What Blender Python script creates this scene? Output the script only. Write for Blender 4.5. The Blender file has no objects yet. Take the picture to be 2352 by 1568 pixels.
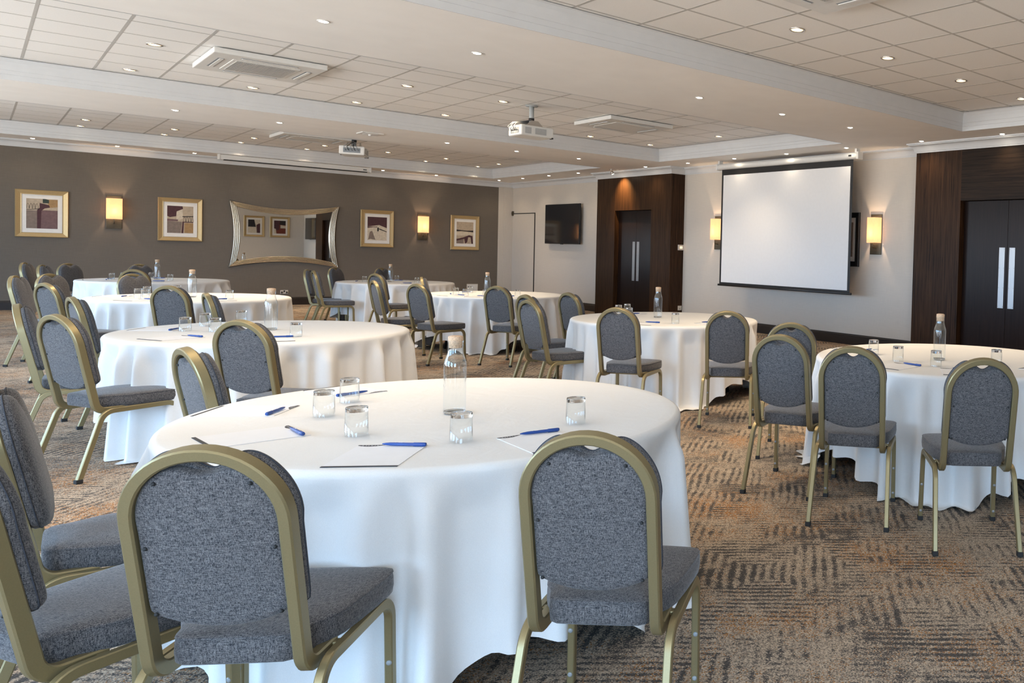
import bpy, bmesh, math, random
from mathutils import Vector, Matrix
random.seed(7)
PI = math.pi
SC = bpy.context.scene
COL = SC.collection
# ------------------------------------------------------------------ camera
W, Himg = 2352, 1568
F_PX, CX, CY, YAW, PIT, ROL, CAMZ = 1861.858, 1938.725, 641.836, -0.822754, 0.027145, 0.030274, 1.41836
def cam_rows():
    cy, sy = math.cos(YAW), math.sin(YAW); cp, sp = math.cos(PIT), math.sin(PIT); cr, sr = math.cos(ROL), math.sin(ROL)
    Ry = Matrix(((cy, 0, sy), (0, 1, 0), (-sy, 0, cy))); Rp = Matrix(((1, 0, 0), (0, cp, -sp), (0, sp, cp))); Rr = Matrix(((cr, -sr, 0), (sr, cr, 0), (0, 0, 1)))
    return Rr @ Rp @ Ry
Mc = cam_rows()
w3 = lambda r: Vector((r[0], r[2], -r[1]))            # (right, down, forward) rows to world axes
rgt, dwn, fwd = w3(Mc[0]), w3(Mc[1]), w3(Mc[2])
cam_data = bpy.data.cameras.new('camera'); cam = bpy.data.objects.new('camera', cam_data); COL.objects.link(cam)
rot = Matrix((rgt, -dwn, -fwd)).transposed()
cam.matrix_world = Matrix.Translation((0, 0, CAMZ)) @ rot.to_4x4()
cam_data.sensor_fit = 'HORIZONTAL'; cam_data.sensor_width = 36.0
cam_data.lens = F_PX / W * 36.0
cam_data.shift_x = (W / 2 - CX) / W
cam_data.shift_y = (CY - Himg / 2) / W
cam_data.clip_start = 0.05; cam_data.clip_end = 100
SC.camera = cam
# ------------------------------------------------------------------ daylight, exposure
world = bpy.data.worlds.new('daylight'); SC.world = world; world.use_nodes = True
wnt = world.node_tree; bg = wnt.nodes['Background']; bg.inputs[1].default_value = 8.0
_tc = wnt.nodes.new('ShaderNodeTexCoord'); _sp = wnt.nodes.new('ShaderNodeSeparateXYZ'); wnt.links.new(_tc.outputs['Generated'], _sp.inputs[0])
_mr = wnt.nodes.new('ShaderNodeMapRange'); _mr.inputs['From Min'].default_value = -0.06; _mr.inputs['From Max'].default_value = 0.06; wnt.links.new(_sp.outputs[2], _mr.inputs[0])
_rp = wnt.nodes.new('ShaderNodeMix'); _rp.data_type = 'RGBA'; wnt.links.new(_mr.outputs[0], _rp.inputs[0])
_rp.inputs[6].default_value = (0.98, 0.96, 0.93, 1)      # unseen ground outside, brightened to throw light up on the ceiling
_rp.inputs[7].default_value = (0.48, 0.78, 1.16, 1)      # open sky
wnt.links.new(_rp.outputs[2], bg.inputs[0])
SC.view_settings.view_transform = 'Standard'; SC.view_settings.look = 'None'
SC.view_settings.gamma = 1.0; SC.view_settings.use_curve_mapping = False
SC.view_settings.exposure = 0.70
SC.cycles.max_bounces = 9; SC.cycles.diffuse_bounces = 5; SC.cycles.glossy_bounces = 4
SC.cycles.transmission_bounces = 6; SC.cycles.transparent_max_bounces = 16
SC.cycles.sample_clamp_indirect = 4.0; SC.cycles.caustics_reflective = False; SC.cycles.caustics_refractive = False
WIN_LEFT = [(-1.6, 1.4), (2.6, 5.6), (6.8, 9.8), (11.0, 14.0), (15.2, 18.2)]       # openings in the left hand outer wall (Y ranges)
WIN_BACK = [(-3.6, -0.5)]                                             # openings in the wall behind the camera (X ranges)
WZ0, WZ1 = 0.55, 2.75
XL, YB = -4.2, -3.8
def portal(loc, rot, sx, sy):
    l = bpy.data.lights.new('daylight_portal', 'AREA'); l.shape = 'RECTANGLE'; l.size = sx; l.size_y = sy
    l.cycles.is_portal = True
    o = bpy.data.objects.new('daylight_portal', l); COL.objects.link(o); o.location = loc; o.rotation_euler = rot
for a, b in WIN_LEFT: portal((XL - 0.05, (a + b) / 2, (WZ0 + WZ1) / 2), (0, -PI / 2, 0), WZ1 - WZ0, b - a)
for a, b in WIN_BACK: portal(((a + b) / 2, YB - 0.05, (WZ0 + WZ1) / 2), (PI / 2, 0, 0), b - a, WZ1 - WZ0)
DL_W, DS_W, SCONCE_W, GLOW_W = 70.0, 12.0, 13.0, 110.0
WARM = (1.0, 0.78, 0.53)

# ------------------------------------------------------------------ mesh builder
class MB:
    def __init__(s): s.v = []; s.f = []; s.m = []; s.sm = []
    def add(s, vs, fs, mi=0, smooth=False, mat=None):
        b = len(s.v)
        if mat is not None: vs = [mat @ Vector(v) for v in vs]
        s.v += [tuple(v) for v in vs]
        for f in fs: s.f.append([b + i for i in f]); s.m.append(mi); s.sm.append(smooth)
        return s
    def box(s, x0, x1, y0, y1, z0, z1, mi=0, mat=None, bev=0.0):
        x0, x1 = min(x0, x1), max(x0, x1); y0, y1 = min(y0, y1), max(y0, y1); z0, z1 = min(z0, z1), max(z0, z1)
        if bev <= 0:
            vs = [(x, y, z) for z in (z0, z1) for y in (y0, y1) for x in (x0, x1)]
            return s.add(vs, [(0, 2, 3, 1), (4, 5, 7, 6), (0, 1, 5, 4), (2, 6, 7, 3), (0, 4, 6, 2), (1, 3, 7, 5)], mi, False, mat)
        bm = bmesh.new(); bmesh.ops.create_cube(bm, size=1)
        for v in bm.verts: v.co = Vector(((x0 + x1) / 2 + v.co.x * (x1 - x0), (y0 + y1) / 2 + v.co.y * (y1 - y0), (z0 + z1) / 2 + v.co.z * (z1 - z0)))
        bmesh.ops.bevel(bm, geom=list(bm.edges), offset=bev, segments=2, profile=0.5, affect='EDGES')
        bm.verts.index_update()
        s.add([v.co.copy() for v in bm.verts], [[v.index for v in f.verts] for f in bm.faces], mi, False, mat); bm.free()
        return s
    def lathe(s, prof, n=32, mi=0, mat=None, smooth=True, cap0=False, cap1=False):
        vs = []; fs = []; k = len(prof)
        for i in range(n):
            a = 2 * PI * i / n; c, sn = math.cos(a), math.sin(a)
            vs += [(r * c, r * sn, z) for r, z in prof]
        for i in range(n):
            j = (i + 1) % n
            for p in range(k - 1): fs.append((i * k + p, j * k + p, j * k + p + 1, i * k + p + 1))
        s.add(vs, fs, mi, smooth, mat)
        if cap0: s.add([vs[i * k] for i in range(n)][::-1], [list(range(n))], mi, False, mat)
        if cap1: s.add([vs[i * k + k - 1] for i in range(n)], [list(range(n))], mi, False, mat)
        return s
    def sweep(s, path, prof, n0, closed=False, mi=0, smooth=True, cap=True, mat=None):
        """prof: list of (a, b), a along the normal, b along tangent x normal; rotation minimising frames starting from normal n0"""
        P = [Vector(p) for p in path]; N = len(P); k = len(prof)
        T = []
        for i in range(N):
            if closed: t = P[(i + 1) % N] - P[i - 1]
            else: t = P[min(i + 1, N - 1)] - P[max(i - 1, 0)]
            T.append(t.normalized())
        n = Vector(n0); n = (n - T[0] * n.dot(T[0])).normalized(); vs = []
        for i in range(N):
            if i > 0:
                ax = T[i - 1].cross(T[i])
                if ax.length > 1e-8: n = Matrix.Rotation(T[i - 1].angle(T[i]), 3, ax.normalized()) @ n
                n = (n - T[i] * n.dot(T[i])).normalized()
            b = T[i].cross(n)
            vs += [P[i] + n * a + b * c for a, c in prof]
        fs = []
        for i in range(N if closed else N - 1):
            j = (i + 1) % N
            for p in range(k):
                q = (p + 1) % k; fs.append((i * k + p, i * k + q, j * k + q, j * k + p))
        s.add(vs, fs, mi, smooth, mat)
        if cap and not closed:
            s.add(vs[:k], [list(range(k))[::-1]], mi, False, mat); s.add(vs[-k:], [list(range(k))], mi, False, mat)
        return s
    def tube(s, path, r, n=8, mi=0, mat=None, closed=False):
        d = (Vector(path[1]) - Vector(path[0])).normalized(); n0 = Vector((0, 0, 1)) if abs(d.z) < 0.9 else Vector((1, 0, 0))
        return s.sweep(path, [(r * math.cos(2 * PI * i / n), r * math.sin(2 * PI * i / n)) for i in range(n)], n0, closed, mi, True, True, mat)
    def prism(s, poly, h0, h1, mi=0, mat=None):
        n = len(poly); vs = [(x, y, h0) for x, y in poly] + [(x, y, h1) for x, y in poly]
        fs = [list(range(n))[::-1], list(range(n, 2 * n))] + [(i, (i + 1) % n, n + (i + 1) % n, n + i) for i in range(n)]
        return s.add(vs, fs, mi, False, mat)
    def build(s, name, mats, parent=None, loc=None, rotz=None, sharp=None):
        me = bpy.data.meshes.new(name); me.from_pydata(s.v, [], s.f)
        for m in (mats if isinstance(mats, (list, tuple)) else [mats]): me.materials.append(m)
        me.polygons.foreach_set('material_index', s.m); me.polygons.foreach_set('use_smooth', s.sm)
        bm = bmesh.new(); bm.from_mesh(me); bmesh.ops.remove_doubles(bm, verts=bm.verts, dist=1e-5)
        bmesh.ops.recalc_face_normals(bm, faces=bm.faces); bm.to_mesh(me); bm.free()
        if sharp: me.set_sharp_from_angle(angle=math.radians(sharp))
        me.update()
        o = bpy.data.objects.new(name, me); COL.objects.link(o)
        if parent is not None: o.parent = parent
        if loc is not None: o.location = loc
        if rotz is not None: o.rotation_euler = (0, 0, rotz)
        return o
def rect_prof(a, b, c):      # chamfered rectangle
    return [(-a + c, -b), (a - c, -b), (a, -b + c), (a, b - c), (a - c, b), (-a + c, b), (-a, b - c), (-a, -b + c)]
def tag(o, label=None, cat=None, group=None, kind=None):
    if label: o['label'] = label
    if cat: o['category'] = cat
    if group: o['group'] = group
    if kind: o['kind'] = kind
    return o
def thing(name, label, cat, loc=(0, 0, 0), rotz=0, group=None):
    o = bpy.data.objects.new(name, None); COL.objects.link(o); o.empty_display_size = 0.1
    o.location = loc; o.rotation_euler = (0, 0, rotz)
    return tag(o, label, cat, group)
def struct(o): return tag(o, kind='structure')
def dup(root, loc, rotz=0, label=None, group=None):
    r = root.copy(); COL.objects.link(r); r.location = loc; r.rotation_euler = (0, 0, rotz)
    if label: r['label'] = label
    if group: r['group'] = group
    def rec(src, dst):
        for ch in list(src.children):
            c = ch.copy(); COL.objects.link(c); c.parent = dst; rec(ch, c)
    rec(root, r)
    return r
ORD = ['', 'first', 'second', 'third', 'fourth', 'fifth', 'sixth', 'seventh', 'eighth', 'ninth']

# ------------------------------------------------------------------ materials
def new_mat(name):
    m = bpy.data.materials.new(name); m.use_nodes = True; nt = m.node_tree
    return m, nt, nt.nodes['Principled BSDF'], nt.nodes['Material Output']
def nd(nt, typ, **kw):
    n = nt.nodes.new(typ)
    for k, v in kw.items():
        if k in ('operation', 'blend_type', 'data_type', 'noise_dimensions', 'feature', 'distance', 'wave_type', 'bands_direction', 'interpolation_type', 'use_clamp'): setattr(n, k, v)
        else: n.inputs[k].default_value = v
    return n
def ramp(nt, fac, stops):
    r = nt.nodes.new('ShaderNodeValToRGB'); e = r.color_ramp.elements
    while len(e) < len(stops): e.new(0.5)
    for i, (p, c) in enumerate(stops): e[i].position = p; e[i].color = c if len(c) == 4 else (*c, 1)
    nt.links.new(fac, r.inputs[0]); return r.outputs[0]
def coords(nt, kind='Object', scale=(1, 1, 1)):
    t = nt.nodes.new('ShaderNodeTexCoord'); mp = nt.nodes.new('ShaderNodeMapping'); mp.inputs['Scale'].default_value = scale
    nt.links.new(t.outputs[kind], mp.inputs[0]); return mp.outputs[0]
def bump(nt, h, b, strength=0.3, dist=0.002):
    n = nt.nodes.new('ShaderNodeBump'); n.inputs['Strength'].default_value = strength; n.inputs['Distance'].default_value = dist
    nt.links.new(h, n.inputs['Height']); nt.links.new(n.outputs[0], b.inputs['Normal'])
def plain(name, col, rough=0.5, metal=0.0, noise=0.0, nscale=20, spec=0.5):
    m, nt, b, o = new_mat(name)
    b.inputs['Roughness'].default_value = rough; b.inputs['Metallic'].default_value = metal; b.inputs['Specular IOR Level'].default_value = spec
    n = nd(nt, 'ShaderNodeTexNoise', Scale=nscale, Detail=3.0); nt.links.new(coords(nt), n.inputs[0])
    k = noise
    c = ramp(nt, n.outputs[0], [(0.3, tuple(x * (1 - k) for x in col)), (0.7, tuple(min(1, x * (1 + k)) for x in col))])
    nt.links.new(c, b.inputs['Base Color']); return m
def emissive(name, col, strength):
    m, nt, b, o = new_mat(name); b.inputs['Base Color'].default_value = (*col, 1)
    b.inputs['Emission Color'].default_value = (*col, 1); b.inputs['Emission Strength'].default_value = strength; return m
def linen_wall(name, col, k=0.10):
    m, nt, b, o = new_mat(name); b.inputs['Roughness'].default_value = 0.75; b.inputs['Specular IOR Level'].default_value = 0.25
    n1 = nd(nt, 'ShaderNodeTexNoise', Scale=1.0, Detail=3.0); nt.links.new(coords(nt, 'Object', (260, 260, 6)), n1.inputs[0])
    n2 = nd(nt, 'ShaderNodeTexNoise', Scale=1.0, Detail=3.0); nt.links.new(coords(nt, 'Object', (6, 6, 260)), n2.inputs[0])
    ad = nd(nt, 'ShaderNodeMath', operation='ADD'); nt.links.new(n1.outputs[0], ad.inputs[0]); nt.links.new(n2.outputs[0], ad.inputs[1])
    h = nd(nt, 'ShaderNodeMath', operation='MULTIPLY'); nt.links.new(ad.outputs[0], h.inputs[0]); h.inputs[1].default_value = 0.5
    c = ramp(nt, h.outputs[0], [(0.35, tuple(x * (1 - k) for x in col)), (0.65, tuple(x * (1 + k) for x in col))])
    nt.links.new(c, b.inputs['Base Color']); bump(nt, h.outputs[0], b, 0.15, 0.001); return m
def fabric(name, dark, light, s=1.0):
    m, nt, b, o = new_mat(name); b.inputs['Roughness'].default_value = 0.85; b.inputs['Specular IOR Level'].default_value = 0.2
    b.inputs['Sheen Weight'].default_value = 0.25; b.inputs['Sheen Roughness'].default_value = 0.4
    outs = []
    for sc in ((80, 560, 560), (560, 560, 75), (560, 80, 560), (800, 800, 800)):
        n = nd(nt, 'ShaderNodeTexNoise', Scale=1.0, Detail=1.5, Roughness=0.6); nt.links.new(coords(nt, 'Object', tuple(x * s for x in sc)), n.inputs[0]); outs.append(n.outputs[0])
    a = outs[0]
    for q in outs[1:]:
        ad = nd(nt, 'ShaderNodeMath', operation='ADD'); nt.links.new(a, ad.inputs[0]); nt.links.new(q, ad.inputs[1]); a = ad.outputs[0]
    mu = nd(nt, 'ShaderNodeMath', operation='MULTIPLY'); nt.links.new(a, mu.inputs[0]); mu.inputs[1].default_value = 0.25
    c = ramp(nt, mu.outputs[0], [(0.42, dark), (0.60, light)])
    nt.links.new(c, b.inputs['Base Color']); bump(nt, mu.outputs[0], b, 0.5, 0.002); return m
def wood(name, dark, light, rough, axis='z', sc=1.0):
    m, nt, b, o = new_mat(name); b.inputs['Roughness'].default_value = rough; b.inputs['Specular IOR Level'].default_value = 0.13
    s = {'z': (55, 55, 1.6), 'x': (1.6, 55, 55), 'y': (55, 1.6, 55)}[axis]
    n = nd(nt, 'ShaderNodeTexNoise', Scale=1.0, Detail=6.0, Roughness=0.65, Distortion=0.6); nt.links.new(coords(nt, 'Object', tuple(x * sc for x in s)), n.inputs[0])
    n2 = nd(nt, 'ShaderNodeTexNoise', Scale=1.2, Detail=2.0); nt.links.new(coords(nt, 'Object'), n2.inputs[0])
    ad = nd(nt, 'ShaderNodeMath', operation='MULTIPLY_ADD'); nt.links.new(n2.outputs[0], ad.inputs[0]); ad.inputs[1].default_value = 0.25; nt.links.new(n.outputs[0], ad.inputs[2])
    c = ramp(nt, ad.outputs[0], [(0.45, dark), (0.80, light)])
    nt.links.new(c, b.inputs['Base Color']); bump(nt, n.outputs[0], b, 0.12, 0.001); return m
def thin_glass(name, tint=(0.985, 0.992, 0.992), ior=1.5, boost=1.0):
    m, nt, b, o = new_mat(name); nt.nodes.remove(b)
    t = nt.nodes.new('ShaderNodeBsdfTransparent'); t.inputs[0].default_value = (*tint, 1)
    g = nt.nodes.new('ShaderNodeBsdfGlossy'); g.inputs['Roughness'].default_value = 0.01; g.inputs[0].default_value = (0.95, 0.98, 1, 1)
    fr = nt.nodes.new('ShaderNodeLayerWeight'); fr.inputs[0].default_value = 0.5
    p5 = nd(nt, 'ShaderNodeMath', operation='POWER'); nt.links.new(fr.outputs['Facing'], p5.inputs[0]); p5.inputs[1].default_value = 4.0
    fa = nd(nt, 'ShaderNodeMath', operation='MULTIPLY_ADD'); nt.links.new(p5.outputs[0], fa.inputs[0]); fa.inputs[1].default_value = 0.85; fa.inputs[2].default_value = 0.035
    n = nd(nt, 'ShaderNodeTexNoise', Scale=60.0, Detail=1.0); nt.links.new(coords(nt), n.inputs[0])
    bp = nt.nodes.new('ShaderNodeBump'); bp.inputs['Strength'].default_value = 0.03; bp.inputs['Distance'].default_value = 0.002; nt.links.new(n.outputs[0], bp.inputs['Height'])
    nt.links.new(bp.outputs[0], g.inputs['Normal'])
    mu = nd(nt, 'ShaderNodeMath', operation='MULTIPLY', use_clamp=True); nt.links.new(fa.outputs[0], mu.inputs[0]); mu.inputs[1].default_value = boost
    mx = nt.nodes.new('ShaderNodeMixShader'); nt.links.new(mu.outputs[0], mx.inputs[0]); nt.links.new(t.outputs[0], mx.inputs[1]); nt.links.new(g.outputs[0], mx.inputs[2])
    nt.links.new(mx.outputs[0], o.inputs[0]); return m
def solid_glass(name):
    m, nt, b, o = new_mat(name); b.inputs['Base Color'].default_value = (0.97, 0.99, 0.99, 1); b.inputs['Roughness'].default_value = 0.02
    b.inputs['Transmission Weight'].default_value = 1.0; b.inputs['IOR'].default_value = 1.48
    n = nd(nt, 'ShaderNodeTexNoise', Scale=80.0); nt.links.new(coords(nt), n.inputs[0]); bump(nt, n.outputs[0], b, 0.1, 0.002); return m
def cloth_mat():
    m, nt, b, o = new_mat('white_linen'); b.inputs['Roughness'].default_value = 0.8; b.inputs['Specular IOR Level'].default_value = 0.2
    n = nd(nt, 'ShaderNodeTexNoise', Scale=1.0, Detail=2.0); nt.links.new(coords(nt, 'Object', (500, 500, 500)), n.inputs[0])
    n2 = nd(nt, 'ShaderNodeTexNoise', Scale=7.0, Detail=3.0, Distortion=1.2); nt.links.new(coords(nt), n2.inputs[0])
    c = ramp(nt, n.outputs[0], [(0.3, (0.77, 0.765, 0.75)), (0.7, (0.83, 0.825, 0.81))]); nt.links.new(c, b.inputs['Base Color'])
    bump(nt, n2.outputs[0], b, 0.22, 0.012); return m
def carpet_mat():
    m, nt, b, o = new_mat('patterned_carpet'); b.inputs['Roughness'].default_value = 0.95; b.inputs['Specular IOR Level'].default_value = 0.1
    L = nt.links.new
    co = coords(nt)
    co.node.inputs['Rotation'].default_value = (0, 0, math.radians(44))
    def noise(scale, detail=2.0, vec=None, rough=0.5):
        n = nd(nt, 'ShaderNodeTexNoise', Scale=scale, Detail=detail, Roughness=rough); L(vec if vec is not None else co, n.inputs[0]); return n
    def math_(op, a, bb=None, c=None):
        n = nd(nt, 'ShaderNodeMath', operation=op)
        for i, x in enumerate((a, bb, c)):
            if x is None: continue
            if isinstance(x, (int, float)): n.inputs[i].default_value = x
            else: L(x, n.inputs[i])
        return n.outputs[0]
    cell = nd(nt, 'ShaderNodeTexVoronoi', Scale=210.0); L(co, cell.inputs[0]); cs = nt.nodes.new('ShaderNodeSeparateColor'); L(cell.outputs['Color'], cs.inputs[0])
    # slightly wandering coordinates so that stripes look hand drawn
    wob = noise(3.0, 2.0); sub = nd(nt, 'ShaderNodeVectorMath', operation='SUBTRACT'); L(wob.outputs[1], sub.inputs[0]); sub.inputs[1].default_value = (0.5, 0.5, 0.5)
    scl = nd(nt, 'ShaderNodeVectorMath', operation='SCALE'); L(sub.outputs[0], scl.inputs[0]); scl.inputs['Scale'].default_value = 0.05
    add = nd(nt, 'ShaderNodeVectorMath', operation='ADD'); L(co, add.inputs[0]); L(scl.outputs[0], add.inputs[1])
    cw = add.outputs[0]; sp = nt.nodes.new('ShaderNodeSeparateXYZ'); L(cw, sp.inputs[0])
    fine = noise(170.0, 3.0, None, 0.6); fine2 = noise(120.0, 3.0, None, 0.6)
    sx = math_('SINE', math_('MULTIPLY', sp.outputs[0], 2 * PI / 0.046)); sy = math_('SINE', math_('MULTIPLY', sp.outputs[1], 2 * PI / 0.038))
    ori = noise(2.6, 1.0); pick = ramp(nt, ori.outputs[0], [(0.485, (0, 0, 0)), (0.515, (1, 1, 1))])
    cov = ramp(nt, noise(2.1, 2.0, cw).outputs[1], [(0.36, (0, 0, 0)), (0.48, (1, 1, 1))])
    crs = math_('MULTIPLY', math_('MAXIMUM', math_('MULTIPLY', sx, sy), -0.2), 0.5)
    st = math_('ADD', math_('MULTIPLY', sx, pick), math_('MULTIPLY', sy, math_('SUBTRACT', 1.0, pick)))
    st = math_('MULTIPLY', math_('SUBTRACT', st, crs), cov)
    brk = noise(11.0, 2.0); big = noise(1.9, 3.0, None, 0.6)
    val = math_('ADD', math_('ADD', math_('MULTIPLY', st, 0.48), math_('ADD', math_('MULTIPLY', math_('SUBTRACT', cs.outputs[0], 0.5), 0.75), math_('MULTIPLY', math_('SUBTRACT', fine.outputs[0], 0.5), 2.0))),
                math_('ADD', math_('MULTIPLY', math_('SUBTRACT', brk.outputs[0], 0.5), 1.8), math_('MULTIPLY', math_('SUBTRACT', big.outputs[0], 0.56), 2.4)))
    grey = ramp(nt, val, [(0.0, (0, 0, 0)), (0.20, (1, 1, 1))])
    tone = ramp(nt, math_('ADD', math_('MULTIPLY', cs.outputs[2], 0.7), math_('MULTIPLY', noise(5.0, 3.0).outputs[0], 0.3)), [(0.22, CARPET_TAUPE), (0.45, CARPET_TAN), (0.75, CARPET_SAND)])
    rustm = math_('ADD', math_('MULTIPLY', math_('SUBTRACT', noise(1.5, 4.0, None, 0.65).outputs[0], 0.57), 2.2), math_('ADD', math_('MULTIPLY', math_('SUBTRACT', cs.outputs[1], 0.5), 0.95), math_('MULTIPLY', math_('SUBTRACT', fine2.outputs[0], 0.5), 1.5)))
    rust = ramp(nt, rustm, [(0.20, (0, 0, 0)), (0.27, (1, 1, 1))])
    m1 = nt.nodes.new('ShaderNodeMix'); m1.data_type = 'RGBA'; L(rust, m1.inputs[0]); L(tone, m1.inputs[6]); m1.inputs[7].default_value = (*CARPET_RUST, 1)
    gtone = ramp(nt, fine2.outputs[0], [(0.35, CARPET_GREY), (0.65, CARPET_SLATE)])
    m2 = nt.nodes.new('ShaderNodeMix'); m2.data_type = 'RGBA'; L(grey, m2.inputs[0]); L(m1.outputs[2], m2.inputs[6]); L(gtone, m2.inputs[7])
    L(m2.outputs[2], b.inputs['Base Color']); bump(nt, fine.outputs[0], b, 0.6, 0.004)
    return m
CARPET_TAUPE, CARPET_TAN, CARPET_SAND = (0.180, 0.152, 0.128), (0.345, 0.275, 0.208), (0.54, 0.435, 0.325)
CARPET_RUST, CARPET_GREY, CARPET_SLATE = (0.36, 0.155, 0.042), (0.052, 0.049, 0.047), (0.115, 0.104, 0.094)
M = {}
M['carpet'] = carpet_mat()
M['ceiling'] = plain('matt_ceiling_paint', (0.90, 0.885, 0.86), 0.9, 0, 0.02, 3)
M['tile'] = plain('mineral_tile', (0.87, 0.865, 0.85), 0.9, 0, 0.05, 220)
M['tbar'] = plain('ceiling_grid_metal', (0.50, 0.49, 0.47), 0.7, 0, 0.03, 20)
M['mould'] = plain('white_moulding_paint', (0.62, 0.64, 0.66), 0.5, 0, 0.02, 8)
M['wall_dark'] = linen_wall('taupe_wallcovering', (0.150, 0.130, 0.108))
M['wall_light'] = linen_wall('greige_wallcovering', (0.60, 0.555, 0.495), 0.05)
M['wood'] = wood('wenge_veneer', (0.010, 0.005, 0.003), (0.062, 0.030, 0.014), 0.42)
M['wood_h'] = wood('wenge_veneer_horizontal', (0.007, 0.004, 0.003), (0.030, 0.018, 0.011), 0.42, 'y')
M['door'] = wood('polished_dark_door', (0.009, 0.005, 0.004), (0.018, 0.010, 0.008), 0.28)
M['base'] = plain('dark_painted_skirting', (0.018, 0.013, 0.011), 0.35, 0, 0.1)
M['steel'] = plain('brushed_steel', (0.46, 0.47, 0.48), 0.45, 1.0, 0.05, 200)
M['black'] = plain('black_plastic', (0.012, 0.012, 0.013), 0.4, 0, 0.1)
M['rubber'] = plain('black_rubber_cap', (0.02, 0.02, 0.02), 0.7, 0, 0.1)
M['gold'] = plain('champagne_gold_tube', (0.30, 0.245, 0.128), 0.38, 0.6, 0.04, 300)
M['fabric'] = fabric('grey_tweed', (0.012, 0.014, 0.019), (0.215, 0.200, 0.195))
M['piping'] = plain('navy_piping', (0.035, 0.038, 0.048), 0.8, 0, 0.2, 200)
M['cloth'] = cloth_mat()
M['table'] = plain('table_board', (0.30, 0.22, 0.14), 0.6, 0, 0.1)
M['glass'] = thin_glass('thin_clear_glass', boost=1.25)
M['gbase'] = solid_glass('thick_glass_base')
M['cork'] = plain('cork', (0.62, 0.42, 0.27), 0.9, 0, 0.25, 180)
M['paper'] = plain('white_paper', (0.82, 0.82, 0.83), 0.8, 0, 0.01)
M['ink'] = plain('dark_grey_print', (0.045, 0.045, 0.05), 0.7, 0, 0.05)
M['print'] = plain('pale_print', (0.75, 0.78, 0.85), 0.6, 0, 0.02)
M['pen'] = plain('blue_pen_plastic', (0.016, 0.070, 0.30), 0.25, 0, 0.03)
M['frame_gold'] = plain('brushed_gold_frame', (0.55, 0.40, 0.20), 0.42, 0.6, 0.10, 160)
M['mirror_frame'] = plain('antique_silver_gold', (0.56, 0.50, 0.40), 0.33, 0.9, 0.10, 60)
M['mirror'] = plain('mirror_silver', (0.80, 0.80, 0.77), 0.01, 1.0, 0.0)
M['mount'] = plain('picture_mount', (0.80, 0.77, 0.72), 0.8, 0, 0.02)
M['bronze'] = plain('bronze_plate', (0.10, 0.085, 0.06), 0.4, 0.7, 0.1, 30)
M['white_pl'] = plain('white_plastic', (0.72, 0.72, 0.70), 0.4, 0, 0.02)
M['grey_pl'] = plain('grey_plastic', (0.22, 0.24, 0.26), 0.5, 0, 0.05)
M['screen'] = plain('projection_fabric', (0.82, 0.82, 0.82), 0.9, 0, 0.01)
M['tv'] = plain('switched_off_screen', (0.012, 0.014, 0.018), 0.10, 0, 0.0)
M['socket'] = plain('socket_white', (0.62, 0.58, 0.52), 0.4, 0, 0.02)
M['lamp_small'] = emissive('small_lamp_glow', (1.0, 0.86, 0.66), 30.0)
M['reflector_glow'] = emissive('lit_reflector_glow', (1.0, 0.74, 0.42), 1.3)  # emission standing in for lamp light on the reflector
M['lamp_core'] = emissive('large_lamp_core', (1.0, 0.86, 0.62), 14.0)
M['reflector'] = plain('gilded_reflector', (0.85, 0.72, 0.50), 0.15, 1.0, 0.05, 90)
M['chrome'] = plain('chrome_rim', (0.65, 0.62, 0.58), 0.25, 0.9, 0.03)
M['led'] = emissive('lit_buttons', (1.0, 0.55, 0.22), 4.0)
def shade_mat():
    m, nt, b, o = new_mat('amber_lampshade'); nt.nodes.remove(b)
    tr = nt.nodes.new('ShaderNodeBsdfTranslucent'); tr.inputs[0].default_value = (0.9, 0.7, 0.42, 1)
    df = nt.nodes.new('ShaderNodeBsdfDiffuse'); df.inputs[0].default_value = (0.80, 0.62, 0.38, 1)
    n = nd(nt, 'ShaderNodeTexNoise', Scale=1.0); nt.links.new(coords(nt, 'Object', (300, 300, 20)), n.inputs[0])
    c = ramp(nt, n.outputs[0], [(0.3, (0.80, 0.60, 0.42)), (0.7, (0.90, 0.70, 0.50))]); nt.links.new(c, tr.inputs[0])
    em = nt.nodes.new('ShaderNodeEmission'); em.inputs[0].default_value = (1.0, 0.58, 0.32, 1); em.inputs[1].default_value = 0.35
    mx = nt.nodes.new('ShaderNodeMixShader'); mx.inputs[0].default_value = 0.25; nt.links.new(tr.outputs[0], mx.inputs[1]); nt.links.new(df.outputs[0], mx.inputs[2])
    ad = nt.nodes.new('ShaderNodeAddShader'); nt.links.new(mx.outputs[0], ad.inputs[0]); nt.links.new(em.outputs[0], ad.inputs[1])
    nt.links.new(ad.outputs[0], o.inputs[0]); return m
M['shade'] = shade_mat()

# ------------------------------------------------------------------ room shell
ZS, ZT = 3.12, 3.36                       # plaster soffit, tiled recess
XR, YF = 9.80, 21.20                      # right hand wall, far wall
COFFERS = [(-2.9, 8.85, 1.30, 6.18), (-2.9, 8.85, 8.32, 13.07), (-2.9, 8.85, 15.15, 20.25)]
struct(MB().box(XL - .2, XR + .2, YB - .2, YF + .2, -0.1, 0).build('floor', M['carpet']))
c = MB()                                   # soffit with three openings, tiled fields above them
ys = [YB - .2] + [y for q in COFFERS for y in q[2:]] + [YF + .2]
def quad(mb, x0, x1, y0, y1, z, mi): mb.add([(x0, y0, z), (x1, y0, z), (x1, y1, z), (x0, y1, z)], [(0, 3, 2, 1)], mi)
for i in range(0, len(ys), 2): c.box(XL - .2, XR + .2, ys[i], ys[i + 1], ZS, ZS + 0.5)
for x0, x1, y0, y1 in COFFERS:
    c.box(XL - .2, x0, y0, y1, ZS, ZS + 0.5); c.box(x1, XR + .2, y0, y1, ZS, ZS + 0.5)
    c.box(x0, x1, y0, y1, ZT, ZT + 0.1, 1)
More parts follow.
